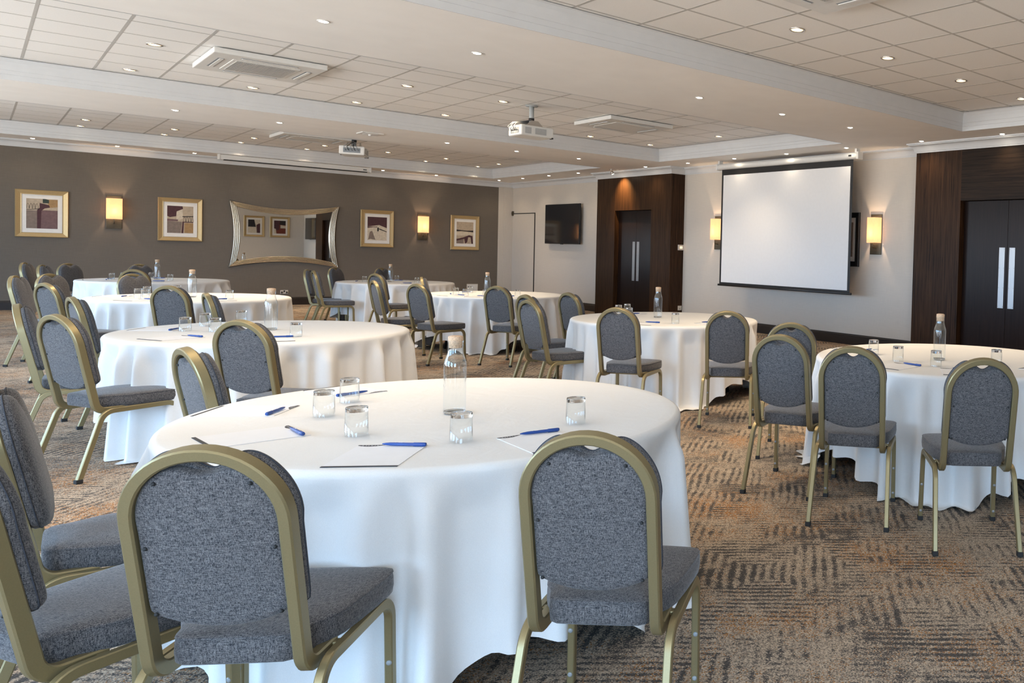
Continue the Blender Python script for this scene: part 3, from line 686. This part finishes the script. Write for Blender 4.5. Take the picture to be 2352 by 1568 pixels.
GL = [
 [((0.92, 3.55), 'leftmost upturned tumbler'), ((1.08, 3.81), 'farthest upturned tumbler, over the blue pen'), ((0.91, 3.13), 'upturned tumbler nearest the front left notepads'), ((1.14, 2.82), 'upturned tumbler just in front of the carafe'), ((1.58, 2.85), 'rightmost upturned tumbler')],
 [((1.04, 7.37), 'leftmost upturned tumbler'), ((1.21, 7.73), 'second upturned tumbler from the left'), ((1.19, 7.24), 'upturned tumbler half hidden by a chair arch'), ((1.47, 7.92), 'upturned tumbler left of the carafe, at the far side'), ((1.54, 6.62), 'upturned tumbler right of the carafe')],
 [((1.235, 11.60), 'leftmost upturned tumbler'), ((1.27, 11.40), 'upturned tumbler overlapping the leftmost one'), ((1.36, 12.08), 'rear upturned tumbler of the left cluster'), ((1.66, 12.30), 'upturned tumbler mostly behind a chair arch'), ((1.95, 11.10), 'rightmost upturned tumbler')],
 [((1.44, 16.37), 'leftmost upturned tumbler'), ((1.61, 16.80), 'second upturned tumbler from the left'), ((1.95, 16.85), 'upturned tumbler just left of the carafe'), ((2.08, 16.04), 'rightmost upturned tumbler')],
 [((4.58, 15.44), 'leftmost upturned tumbler'), ((4.80, 15.80), 'second upturned tumbler from the left'), ((5.24, 15.90), 'upturned tumbler right next to the carafe'), ((5.24, 14.93), 'rightmost upturned tumbler')],
 [((4.50, 11.39), 'leftmost upturned tumbler'), ((4.47, 11.00), 'second upturned tumbler from the left'), ((4.83, 11.73), 'upturned tumbler at the back of the left cluster'), ((4.64, 10.78), 'upturned tumbler in front of the carafe'), ((5.02, 10.66), 'rightmost upturned tumbler')],
 [((4.62, 7.50), 'leftmost upturned tumbler, seen above a chair arch'), ((4.80, 7.62), 'farthest upturned tumbler'), ((4.50, 7.11), 'upturned tumbler half hidden beside a chair arch'), ((4.50, 6.32), 'upturned tumbler right of the carafe')],
 [((4.29, 3.68), 'leftmost upturned tumbler'), ((4.13, 3.33), 'second upturned tumbler from the left'), ((4.14, 3.03), 'upturned tumbler in front of the carafe'), ((4.54, 2.84), 'rightmost upturned tumbler, behind a chair arch')]]
for i, l in enumerate(GL):
    for (x, y), lab in l: place(tumbler, (x, y, ZC), x * 9, lab + ' on the ' + TNAME[i])
# place settings: angle from the table centre, radius of pad middle, extra twist, where
SET = [
 [(-127, .735, 0, 'front'), (-175, .665, 0, 'near left'), (142, .735, 2, 'far left'), (-87, .73, -4, 'right'), (103, .74, 2, 'far')],
 [(-153, .67, 0, 'near left'), (146, .70, 0, 'far left'), (92, .72, 0, 'far'), (-99, .70, 0, 'near right')],
 [(154, .72, 0, 'far left'), (-142, .68, 0, 'near left'), (92, .73, 0, 'far'), (-79, .68, 0, 'near right')],
 [(178, .68, 0, 'left'), (-97, .66, 0, 'near'), (138, .72, 0, 'far left'), (74, .72, 0, 'far right')],
 [(152, .72, 0, 'far left'), (-97, .72, 0, 'near'), (65, .74, 0, 'far right')],
 [(165, .70, 0, 'far left'), (-163, .72, 0, 'left'), (-133, .73, 0, 'near left'), (105, .68, 0, 'far'), (-102, .73, 0, 'near right')],
 [(-141, .69, 0, 'near left'), (85, .72, 0, 'far'), (-88, .72, 0, 'near right')],
 [(-174, .67, 0, 'left'), (-140, .71, 0, 'near left'), (104, .74, 0, 'far left'), (-89, .73, 0, 'near right')]]
for i, l in enumerate(SET):
    cx0, cy0 = TABLES[i]
    for a, rr, tw, wh in l:
        th = math.radians(a); px, py = cx0 + rr * math.cos(th), cy0 + rr * math.sin(th); rz = th + PI / 2 + math.radians(tw)
        place(pad, (px, py, ZC), rz, 'white notepad at the %s setting of the %s' % (wh, TNAME[i]))
        off = Matrix.Rotation(rz, 3, 'Z') @ Vector((0.040, 0.118, 0)); k = random.Random(i * 31 + int(a)).uniform(-0.12, 0.06)
        place(pen, (px + off.x, py + off.y, ZC + 0.0024), rz + k, 'blue pen on the notepad at the %s setting of the %s' % (wh, TNAME[i]))

# ------------------------------------------------------------------ ceiling lamps
def spot(parent, watts, deg, blend, loc, col=WARM, r=0.03, aim=None):
    l = bpy.data.lights.new('lamp_light', 'SPOT'); l.energy = watts; l.color = col; l.spot_size = math.radians(deg); l.spot_blend = blend; l.shadow_soft_size = r
    o = bpy.data.objects.new('lamp_light', l); COL.objects.link(o); o.parent = parent; o.location = loc
    if aim is not None: o.rotation_euler = (Vector(aim)).to_track_quat('-Z', 'Y').to_euler()
    return o
def make_big():
    t = thing('recessed_downlight', 'x', 'downlight')
    MB().lathe([(0.052, 0.004), (0.056, -0.003), (0.066, -0.004), (0.070, -0.001), (0.070, 0.004)], 32).build('rim', M['chrome'], t)
    # the can is shallow and stands just below the tile so that nothing cuts the ceiling
    MB().lathe([(0.058, -0.0012), (0.052, 0.0005), (0.030, 0.003)], 32).build('reflector', M['reflector'], t)
    MB().lathe([(0.0, -0.0042), (0.012, -0.0038), (0.019, -0.001), (0.021, 0.003)], 20).build('lamp', M['lamp_core'], t)
    MB().lathe([(0.0215, 0.0005), (0.030, -0.0012), (0.040, -0.0016), (0.050, -0.0016)], 28).build('reflector_glow_ring', M['reflector_glow'], t)  # lamp light caught by the reflector, put in as a glowing ring
    spot(t, DL_W, 104, 1.0, (0, 0, -0.02)); return t
def make_small():
    t = thing('recessed_spotlight', 'x', 'downlight')
    MB().lathe([(0.030, 0.003), (0.034, -0.003), (0.042, -0.003), (0.044, 0.0), (0.044, 0.003)], 28).build('rim', M['white_pl'], t)
    MB().lathe([(0.0, -0.007), (0.018, -0.006), (0.028, -0.003), (0.031, 0.002)], 24).build('lamp', M['lamp_small'], t)
    spot(t, DS_W, 130, 1.0, (0, 0, -0.03)); return t
big, small = make_big(), make_small()
def lamp_row(proto, pts, z, txt, grp, watts=None):
    for k, (x, y) in enumerate(pts):
        lab = txt % ORD[k + 1]
        q = place(proto, (x, y, z), 0, lab); q['group'] = grp
        if watts:
            for ch in q.children:
                if ch.type == 'LIGHT': ch.data = ch.data.copy(); ch.data.energy = watts
lamp_row(big, [(4.82, 5.11), (6.03, 5.11), (7.25, 5.10), (8.46, 5.07)], ZT - 0.004, '%s gilded downlight from the left in the tiled recess at the top right', 'downlights of the near recess')
lamp_row(big, [(1.26, 12.67), (2.45, 12.69), (3.63, 12.67), (4.81, 12.67), (7.21, 12.71), (8.40, 12.70)], ZT - 0.004, '%s downlight from the left in the row at the far edge of the middle recess', 'far downlight row of the middle recess')
lamp_row(big, [(1.26, 10.78), (3.64, 10.78), (4.83, 10.78), (8.42, 10.74)], ZT - 0.004, '%s downlight from the left in the near row of the middle recess', 'near downlight row of the middle recess')
lamp_row(big, [(1.33, 20.0), (2.49, 20.0), (3.68, 20.03), (4.82, 20.03), (7.18, 20.02), (8.38, 20.03)], ZT - 0.004, '%s downlight from the left in the far row of the recess by the dark wall', 'far downlight row of the far recess', 26.0)
lamp_row(big, [(1.32, 18.85), (2.49, 18.87), (3.68, 18.91), (4.86, 18.93), (6.03, 18.93), (7.22, 18.94), (8.40, 18.92)], ZT - 0.004, '%s downlight from the left in the near row of the recess by the dark wall', 'near downlight row of the far recess')
ZL = ZS - 0.003
for k, (x, y) in enumerate([(1.26, 5.11), (2.45, 5.11), (3.63, 5.05), (0.1, 5.11), (6.03, 3.15), (7.22, 3.15), (8.42, 3.15)]):
    q = place(big, (x, y, ZT - 0.004), 0, '%s downlight of the near recess, outside the photo' % ORD[k + 1]); q['group'] = 'downlights of the near recess'
lamp_row(small, [(1.85, 7.28), (3.03, 7.30), (5.42, 7.27), (6.64, 7.26), (7.82, 7.23), (9.27, 7.17)], ZL, '%s small bright spotlight from the left on the nearest plaster beam', 'spotlights of the near beam')
lamp_row(small, [(1.86, 14.03), (3.03, 14.03), (5.37, 14.05), (6.55, 14.05), (7.74, 14.05), (9.21, 14.08)], ZL, '%s small bright spotlight from the left on the farther plaster beam', 'spotlights of the far beam')
lamp_row(small, [(0.75, 20.70), (1.89, 20.72), (3.05, 20.72), (4.20, 20.73), (5.35, 20.73), (6.51, 20.76), (7.70, 20.78), ], ZL, '%s small spotlight from the left in the strip above the dark wall', 'spotlights above the dark wall', 4.5)
lamp_row(small, [(9.15, 20.58), (9.19, 19.36), (9.17, 18.0), (9.19, 16.69)], ZL, '%s small spotlight from the far corner above the wall television', 'spotlights above the television wall', 10.0)
lamp_row(small, [(9.25, 12.71), (9.24, 11.33), (9.25, 9.98), (9.23, 8.60)], ZL, '%s small spotlight from the left above the projection screen', 'spotlights above the projection screen', 2.2)
q = place(small, (9.30, 5.85, ZL), 0, 'rightmost small spotlight, above the dark doors at the photo edge'); q['group'] = 'spotlights by the doors'
t = thing('eyeball_spotlight', 'tilting surface spotlight aimed at the wood panel above the far doors', 'spotlight', (9.17, 15.27, ZS))
MB().lathe([(0.0, -0.012), (0.045, -0.012), (0.05, -0.006), (0.05, 0.0)], 24).tube([(0, 0, -0.01), (0.0, 0, -0.05)], 0.008).build('bracket', M['chrome'], t)
rm = Matrix.Translation((0.01, 0, -0.065)) @ Matrix.Rotation(-0.55, 4, 'Y')
MB().lathe([(0.0, 0.03), (0.028, 0.03), (0.034, -0.02), (0.030, -0.026)], 20, mat=rm).build('head', M['chrome'], t)
MB().lathe([(0.0, -0.040), (0.018, -0.036), (0.028, -0.022)], 20, mat=rm).build('lamp', M['lamp_small'], t)
spot(t, GLOW_W, 95, 1.0, (0.03, 0, -0.115), (1.0, 0.62, 0.25), 0.012, (0.29, 0.0, -0.36))

# ------------------------------------------------------------------ air conditioning cassettes
def cassette(x0, x1, y0, y1, lab, detail):
    t = thing('ceiling_cassette', lab, 'air conditioner', ((x0 + x1) / 2, (y0 + y1) / 2, ZT - 0.004), 0, 'ceiling air conditioning cassettes')
    hx, hy = (x1 - x0) / 2, (y1 - y0) / 2; zb = -0.062
    MB().box(-hx, hx, -hy, hy, zb, -0.006, 0, None, 0.008).build('housing', M['white_pl'], t)
    MB().box(-hx * .60, hx * .60, -hy * .60, hy * .60, zb - 0.006, zb + 0.002, 0, None, 0.004).build('panel', M['white_pl'], t)
    for sx, sy in ((1, 0), (-1, 0), (0, 1), (0, -1)):
        s = MB()
        if sx: s.box(sx * hx * .78 - .03, sx * hx * .78 + .03, -hy * .5, hy * .5, zb - 0.002, zb + 0.004)
        else: s.box(-hx * .5, hx * .5, sy * hy * .78 - .03, sy * hy * .78 + .03, zb - 0.002, zb + 0.004)
        o = s.build('air_slot', M['grey_pl'], t)
        f = MB()
        if sx: f.box(sx * hx * .78 - .012, sx * hx * .78 + .020, -hy * .49, hy * .49, zb - 0.008, zb - 0.001)
        else: f.box(-hx * .49, hx * .49, sy * hy * .78 - .012, sy * hy * .78 + .020, zb - 0.008, zb - 0.001)
        f.build('flap', M['white_pl'], o)
    if detail:
        g = MB()
        for i in range(30): yy = -hy * .52 + hy * 1.04 * i / 29; g.box(-hx * .52, hx * .52, yy - .004, yy + .004, zb - 0.010, zb - 0.005)
        for i in range(30): xx = -hx * .52 + hx * 1.04 * i / 29; g.box(xx - .004, xx + .004, -hy * .52, hy * .52, zb - 0.010, zb - 0.005)
        g.build('intake_grille', M['tbar'], t)
cassette(1.66, 2.66, 10.28, 11.46, 'white ceiling air conditioner in the middle recess at the upper left', True)
cassette(6.20, 7.26, 10.38, 11.42, 'white ceiling air conditioner in the middle recess right of the projector', False)
cassette(3.72, 4.80, 16.95, 17.95, 'white ceiling air conditioner in the far recess above the rolled up screen', False)
cassette(3.45, 4.50, 3.42, 4.47, 'white ceiling air conditioner cut by the top edge of the photo', True)

# ------------------------------------------------------------------ projectors
def projector(loc, ztop, rz, lab, pole):
    t = thing('ceiling_projector', lab, 'projector', loc, rz, 'ceiling projectors'); t.scale = (1.22, 1.22, 1.22); h = (ztop - loc[2]) / 1.22
    MB().box(-0.19, 0.19, -0.15, 0.15, -0.055, 0.06, 0, None, 0.014).build('body', M['white_pl'], t)
    for x0, x1 in ((-0.145, -0.075), (-0.03, 0.10)):
        g = MB().box(x0, x1, -0.1515, -0.149, -0.03, 0.035)
        v = g.build('vent', M['grey_pl'], t)
        s = MB()
        for i in range(9): z = -0.026 + 0.0068 * i; s.box(x0, x1, -0.154, -0.1515, z, z + 0.0028)
        s.build('slats', M['white_pl'], v)
    MB().lathe([(0.0, 0.0), (0.040, 0.0), (0.045, 0.012), (0.045, 0.03)], 24, 0, Matrix.Translation((0.10, 0.150, 0.0)) @ Matrix.Rotation(-PI / 2, 4, 'X') @ Matrix.Translation((0, 0, -0.006))).build('lens', M['black'], t)
    MB().box(0.165, 0.185, -0.152, -0.10, -0.062, -0.046, 0, None, 0.003).build('foot', M['black'], t)
    MB().box(-0.1915, -0.189, -0.10, 0.10, -0.03, 0.035).build('socket_panel', M['grey_pl'], t)
    for k in range(5):
        y = -0.08 + 0.037 * k; rr = 0.055 + 0.01 * (k % 3)
        MB().tube([(-0.19, y, 0.0), (-0.215, y + .006, 0.004), (-0.225, y + .02, 0.03 + rr * .3), (-0.20, y * .5, 0.075 + .004 * k), (-0.12, y * .3, 0.085 + .006 * k), (-0.03, 0.0, 0.10 + .008 * k)], 0.0045, 6).build('cable', M['black'] if k % 2 else M['grey_pl'], t)
    br = MB().box(-0.11, 0.11, -0.09, 0.09, 0.06, 0.066)
    for sg in (-1, 1): br.prism([(-0.10, 0.066), (0.10, 0.066), (0.04, 0.125), (-0.04, 0.125)], sg * 0.075 - .002, sg * 0.075 + .002, 0, Matrix.Rotation(PI / 2, 4, 'X'))
    br.build('bracket', M['chrome'], t)
    MB().tube([(0, 0, 0.066), (0, 0, h - 0.002)], 0.026, 20).build('pole', M['grey_pole'], t)
    MB().lathe([(0.030, 0.13), (0.030, 0.16)], 20, cap0=True, cap1=True).build('clamp', M['black'], t)
    if pole: MB().lathe([(0.0, h - 0.012), (0.06, h - 0.012), (0.07, h)], 28).build('ceiling_rose', M['grey_pole'], t)
M['grey_pole'] = plain('grey_painted_pole', (0.42, 0.45, 0.46), 0.4, 0, 0.02)
projector((5.20, 10.73, 2.99), ZT - 0.004, 0.02, 'white projector on a grey pole in the middle recess', True)
projector((4.34, 15.25, 2.93), ZT - 0.004, 1.15, 'smaller looking white projector with bright cable side, farther left under the beam', True)
t = thing('ceiling_plate', 'square white plate on the beam behind the farther projector', 'ceiling plate', (4.21, 14.03, ZS))
MB().box(-0.15, 0.15, -0.15, 0.15, -0.014, 0.0, 0, None, 0.004).build('plate', M['white_pl'], t)
MB().box(-0.085, 0.085, -0.085, 0.085, -0.0165, -0.013).build('inner_panel', M['screen'], t)
MB().lathe([(0.0, -0.045), (0.018, -0.042), (0.024, -0.03), (0.024, -0.014)], 16).build('sensor', M['white_pl'], t)

# ------------------------------------------------------------------ projection screens
t = thing('projection_screen', 'large white projection screen with black border in front of the light wall', 'projection screen', (9.40, 10.22, 0))
MB().sweep([(0, -1.76, 3.01), (0, 1.76, 3.01)], [(0.052 * math.cos(a), 0.052 * math.sin(a)) for a in [i * PI / 8 for i in range(16)]], (0, 0, 1)).build('casing', M['white_pl'], t, sharp=50)
for sg in (-1, 1):
    MB().box(-0.058, 0.058, sg * 1.745 - .025, sg * 1.745 + .025, 2.95, 3.07, 0, None, 0.01).box(-0.04, 0.04, sg * 1.70 - .02, sg * 1.70 + .02, 3.06, ZS - 0.001).build('end_cap', M['white_pl'], t)
MB().box(-0.056, -0.050, -1.62, -1.56, 3.0, 3.025).build('maker_label', M['black'], t)
y0, y1 = -1.62, 1.64
MB().box(-0.003, 0.0, y0, y1, 0.865, 2.965).build('fabric_border', M['black'], t)
MB().box(-0.006, -0.003, y0 + 0.05, y1 - 0.05, 0.90, 2.855).build('viewing_area', M['screen'], t)
MB().sweep([(0, y0 - .035, 0.85), (0, y1 + .035, 0.85)], rect_prof(0.018, 0.014, 0.006), (0, 0, 1)).build('weight_bar', M['black'], t)
t = thing('rolled_screen', 'long white rolled up screen casing under the ceiling above the mirror', 'projection screen', (4.76, 20.40, 0))
MB().box(-1.36, 1.36, -0.05, 0.05, 3.01, 3.115, 0, None, 0.012).build('casing', M['white_pl'], t)
MB().box(-1.30, 1.30, -0.053, 0.01, 3.000, 3.018).build('weight_bar', M['black'], t)
MB().box(1.22, 1.29, -0.053, -0.049, 3.05, 3.068).build('maker_label', M['black'], t)
for sg in (-1, 1): MB().box(sg * 1.37 - .02, sg * 1.37 + .02, -0.055, 0.055, 3.005, ZS - .001, 0, None, 0.008).build('end_cap', M['white_pl'], t)

# ------------------------------------------------------------------ wall lights
def sconce(loc, rz, lab):      # local -y points into the room
    t = thing('wall_sconce', lab, 'wall light', loc, rz, 'amber wall sconces')
    MB().box(-0.115, 0.115, -0.016, 0, 0, 0.64, 0, None, 0.003).build('back_plate', M['bronze'], t)
    pl = [(-0.115, -0.0165), (-0.115, -0.105), (-0.075, -0.150), (0.075, -0.150), (0.115, -0.105), (0.115, -0.0165)]
    s = MB(); vs = [(x, y, z) for z in (0.185, 0.585) for x, y in pl]; n = len(pl)
    s.add(vs, [(i, i + 1, n + i + 1, n + i) for i in range(n - 1)])
    inn = [(x * .98, y * .985 if y < -.05 else y, z) for x, y, z in vs]; s.add(inn, [(n + i, n + i + 1, i + 1, i) for i in range(n - 1)])
    s.build('lamp_shade', M['shade'], t)
    MB().tube([(0, -0.014, 0.105), (0, -0.085, 0.105), (0, -0.092, 0.112), (0, -0.092, 0.24)], 0.009, 10).build('arm', M['bronze'], t)
    MB().lathe([(0.016, 0.235), (0.018, 0.24), (0.018, 0.275), (0.0, 0.276)], 16, 0, Matrix.Translation((0, -0.092, 0))).build('lamp_holder', M['bronze'], t)
    MB().lathe([(0.012, 0.276), (0.020, 0.30), (0.022, 0.315), (0.015, 0.335), (0.0, 0.342)], 16, 0, Matrix.Translation((0, -0.092, 0))).build('bulb', M['bulb'], t)
    l = bpy.data.lights.new('sconce_light', 'POINT'); l.energy = SCONCE_W; l.color = (1.0, 0.68, 0.43); l.shadow_soft_size = 0.024
    o = bpy.data.objects.new('sconce_light', l); COL.objects.link(o); o.parent = t; o.location = (0, -0.092, 0.365)
M['bulb'] = emissive('bulb_glow', (1.0, 0.72, 0.38), 12.0)
sconce((1.89, YF, 1.55), 0, 'amber wall light between the two leftmost pictures')
sconce((7.55, YF, 1.53), 0, 'amber wall light between the two pictures right of the mirror')
sconce((XR, 12.42, 1.50), -PI / 2, 'amber wall light half hidden by the left edge of the projection screen')
sconce((XR, 8.42, 1.48), -PI / 2, 'amber wall light right of the projection screen')

# ------------------------------------------------------------------ framed pictures and mirror
PAL = {k: plain('paint_' + k, c_, 0.8, 0, 0.12, 25) for k, c_ in dict(sand=(0.46, 0.37, 0.27), cream=(0.62, 0.54, 0.42), plum=(0.075, 0.030, 0.035), mauve=(0.17, 0.10, 0.10), taupe=(0.22, 0.17, 0.14), ochre=(0.36, 0.22, 0.10), soot=(0.022, 0.018, 0.018), green=(0.035, 0.05, 0.04), rust=(0.16, 0.035, 0.02)).items()}
PK = list(PAL)
def picture(loc, rz, w, h, lab, bgc, shapes, fw=0.085, dark=False):
    t = thing('framed_picture', lab, 'picture', loc, rz, 'framed abstract pictures')
    W2, H2 = w / 2, h / 2; mb = MB()
    prof = [(0.0, 0.0), (0.0, -0.022), (0.010, -0.034), (fw - 0.014, -0.018), (fw, -0.020), (fw, -0.006)]
    vs = []
    for d, y in prof: vs += [(-W2 + d, y, -H2 + d), (W2 - d, y, -H2 + d), (W2 - d, y, H2 - d), (-W2 + d, y, H2 - d)]
    mb.add(vs, [(p * 4 + i, p * 4 + (i + 1) % 4, (p + 1) * 4 + (i + 1) % 4, (p + 1) * 4 + i) for p in range(len(prof) - 1) for i in range(4)])
    mb.build('frame', M['black'] if dark else M['frame_gold'], t)
    mw, mh = W2 - fw, H2 - fw
    MB().box(-mw, mw, -0.009, -0.002, -mh, mh).build('mount', M['mount'], t)
    aw, ah = mw - 0.062, mh - 0.075; a = MB().box(-aw, aw, -0.0105, -0.009, -ah, ah, PK.index(bgc)); y = -0.0107
    for s in shapes:
        col, pts = s; y -= 0.00012
        a.add([(-aw + 2 * aw * u, y, -ah + 2 * ah * v) for u, v in pts], [list(range(len(pts)))], PK.index(col))
    a.build('artwork', [PAL[k] for k in PK], t); return t
def arch(u, v, r, h, n=8, w=0.012):
    o = [(u - r, v)] + [(u - r * math.cos(PI * i / n), v + h * math.sin(PI * i / n)) for i in range(n + 1)] + [(u + r, v)]
    i_ = [(u + (r - w), v)] + [(u + (r - w) * math.cos(PI * i / n), v + (h - w) * math.sin(PI * i / n)) for i in range(n + 1)] + [(u - r + w, v)]
    return o + i_
pw, ph = 0.71, 0.87
picture((0.895, YF, 1.78), 0, pw, ph, 'leftmost framed picture on the dark wall, arches over a plum block', 'sand',
        [('mauve', [(.34, 0), (1, 0), (1, .62), (.34, .62)]), ('taupe', [(0, 0), (.34, 0), (.34, .60), (0, .60)]), ('ochre', [(.68, .70), (1, .74), (1, .98), (.70, .98)]), ('plum', [(.34, 0), (.46, 0), (.48, .60), (.58, .68), (.75, .72), (.72, .80), (.42, .86), (.42, .70), (.34, .62)]), ('green', [(.52, .86), (.72, .86), (.72, .97), (.60, 1), (.52, 1)]), ('soot', [(0, .615), (.42, .65), (.42, .67), (0, .63)])] + [('soot', arch(.05 + .095 * i, .66, .045, .18)) for i in range(4)])
picture((2.90, YF, 1.78), 0, pw, ph, 'framed picture between left sconce and mirror, dark block over a row of loops', 'sand',
        [('cream', [(.35, .45), (.60, .55), (.58, .9), (.35, .8)]), ('plum', [(0, .62), (.10, .58), (.34, .62), (.36, .80), (.60, .90), (.58, 1), (0, 1)]), ('taupe', [(0, .0), (.52, 0), (.56, .42), (0, .44)]), ('mauve', [(.0, .44), (.40, .44), (.42, .50), (0, .52)]), ('plum', [(.54, .0), (.62, .0), (.64, .40), (1, .40), (1, .43), (.58, .43)]), ('ochre', [(.66, .02), (1, .02), (1, .38), (.66, .38)]), ('soot', [(.58, .60), (1, .62), (1, .65), (.58, .63)])] + [('soot', arch(.66 + .1 * i, .43, .05, .18)) for i in range(4)])
picture((6.54, YF, 1.765), 0, pw, ph, 'framed picture right of the mirror, plum sky over pale hills', 'cream',
        [('plum', [(0, .58), (.3, .62), (.6, .66), (1, .54), (1, 1), (0, 1)]), ('taupe', [(.04, .02), (.14, .06), (.42, .02), (.24, .40), (.12, .36)]), ('soot', [(.50, .38), (.58, .40), (.58, .56), (.50, .54)]), ('soot', [(.58, .48), (1, .36), (1, .39), (.60, .52)]), ('plum', [(0, .52), (.3, .56), (.5, .56), (.5, .59), (0, .58)])])
picture((8.57, YF, 1.755), 0, pw, ph, 'rightmost framed picture on the dark wall, dark line over a red brown shape', 'sand',
        [('soot', [(0, .56), (.3, .58), (1, .54), (1, .62), (.6, .60), (0, .64)]), ('cream', [(0, .36), (1, .40), (1, .53), (0, .54)]), ('taupe', [(0, 0), (.42, 0), (.42, .26), (0, .22)]), ('plum', [(0, .20), (.45, .30), (.75, .40), (.95, .36), (1, .0), (.90, 0), (.84, .30), (.70, .30), (.64, .06), (.52, 0), (.46, .22), (0, .12)])])
picture((XR, 9.42, 1.715), -PI / 2, 1.30, 0.88, 'dark framed picture mostly hidden behind the right edge of the projection screen', 'taupe', [('soot', [(.1, .1), (.9, .2), (.8, .8), (.2, .7)])], 0.085, True)
picture((8.02, STUB[1], 1.98), PI, pw, ph, 'framed picture with pale blocks on the wall behind the camera, seen in the mirror', 'cream',
        [('soot', [(.35, .45), (1, .45), (1, 1), (.50, 1)]), ('plum', [(0, .0), (.28, 0), (.32, .60), (.10, .72), (0, .70)])])
picture((8.92, STUB[1], 1.98), PI, pw, ph, 'framed picture with rust blocks on the wall behind the camera, seen in the mirror', 'rust',
        [('soot', [(.0, .66), (.55, .70), (.5, 1), (0, 1)]), ('cream', [(0, .42), (.45, .42), (.45, .66), (0, .62)]), ('plum', [(.55, .3), (1, .2), (1, 1), (.55, 1)]), ('cream', [(.8, 0), (1, 0), (1, .4), (.85, .35)])])
t = thing('wall_mirror', 'large silver gold mirror with ribbed inward curving frame on the dark wall', 'mirror', (4.72, YF, 1.53))
def mirror_loop(d, y, n=24):
    hw, hh = 1.02 - d, 0.705 - d; out = []
    cv_t, cv_s = 0.125, 0.075
    for i in range(n): u = -1 + 2 * i / n; out.append((u * hw, y, -hh + cv_t * (1 - u * u)))
    for i in range(n): u = -1 + 2 * i / n; out.append((hw - cv_s * (1 - u * u), y, u * hh))
    for i in range(n): u = 1 - 2 * i / n; out.append((u * hw, y, hh - cv_t * (1 - u * u)))
    for i in range(n): u = 1 - 2 * i / n; out.append((-hw + cv_s * (1 - u * u), y, u * hh))
    return out
lo = [mirror_loop(0, 0), mirror_loop(0, -0.03)]
for k in range(4):
    for j in range(1, 7): a = PI * j / 6; lo.append(mirror_loop(0.003 + (k + j / 6) * 0.030, -0.030 - 0.014 * math.sin(a) - 0.002 * k))
lo += [mirror_loop(0.126, -0.012)]
n = len(lo[0]); mb = MB(); mb.add([v for l in lo for v in l], [(k * n + i, k * n + (i + 1) % n, (k + 1) * n + (i + 1) % n, (k + 1) * n + i) for k in range(len(lo) - 1) for i in range(n)], 0, True)
mb.build('frame', M['mirror_frame'], t, sharp=50)
gl = mirror_loop(0.122, -0.013); MB().add(gl + [(0, -0.013, 0)], [(i, (i + 1) % n, n) for i in range(n)]).build('mirror_glass', M['mirror'], t)

# ------------------------------------------------------------------ television, switches, sockets
def television(loc, rz, w, h, lab):
    t = thing('wall_television', lab, 'television', loc, rz)
    MB().box(-w / 2, w / 2, -0.12, -0.075, -h / 2, h / 2, 0, None, 0.005).build('housing', M['black'], t)
    MB().box(-w / 2 + .014, w / 2 - .014, -0.1215, -0.119, -h / 2 + .022, h / 2 - .014).build('screen', M['tv'], t)
    MB().box(-.22, .22, -0.076, -0.02, -.18, .18).box(-.10, .10, -0.021, 0, -.14, .14).build('wall_bracket', M['black'], t)
    MB().box(-.05, .05, -0.122, -0.09, -h / 2 - .012, -h / 2 + .001).build('status_bar', M['black'], t)
television((XR, 18.32, 2.02), -PI / 2, 1.66, 0.96, 'black switched off television on the light wall left of the far doors')
television((XR, 2.75, 1.95), -PI / 2, 1.50, 0.90, 'black television on the right hand wall seen only in the mirror')
t = thing('control_panel', 'pale switch panel with six lit buttons on the side of the wood block', 'switch', (9.735, B1[0], 1.52))
MB().box(-.075, .075, -0.012, 0, -.055, .055, 0, None, 0.003).build('face_plate', M['socket'], t)
for i in range(3):
    for j in range(2): MB().box(-.026 + .020 * i, -.014 + .020 * i, -0.0145, -0.011, -.018 + .024 * j, -.004 + .024 * j).build('button', M['led'], t)
t = thing('wall_socket', 'small single socket low on the side of the wood block', 'socket', (9.74, B1[0], 0.30))
MB().box(-.045, .045, -0.010, 0, -.045, .045, 0, None, 0.003).build('face_plate', M['socket'], t)
MB().box(-.006, .006, -0.0108, -0.0095, -.025, .0).build('hole', M['black'], t)
t = thing('wall_socket', 'double socket with black plug tops low on the dark wall under the mirror', 'socket', (4.70, YF, 0.285))
MB().box(-.073, .073, -0.010, 0, -.043, .043, 0, None, 0.003).build('face_plate', M['socket'], t)
for sx in (-.045, .045):
    MB().prism([(-.020, -.022), (.020, -.022), (.020, -.008), (.008, .0), (.006, .024), (-.006, .024), (-.008, .0), (-.020, -.008)], 0, 0.012, 0, Matrix.Translation((sx, -0.010, -0.004)) @ Matrix.Rotation(PI / 2, 4, 'X')).build('socket_pins', M['black'], t)
MB().box(-.016, .016, -0.020, -0.009, .004, .034, 0, None, 0.003).build('rocker', M['black'], t)
t = thing('blank_plate', 'pale blank cover plate low on the dark wall under the rightmost picture', 'wall plate', (8.78, YF, 0.35))
MB().box(-.14, .14, -0.012, 0, -.10, .10, 0, None, 0.003).build('cover', M['socket'], t)
MB().box(-.125, .125, -0.0135, -0.011, -.085, .085).build('inner_panel', M['white_pl'], t)
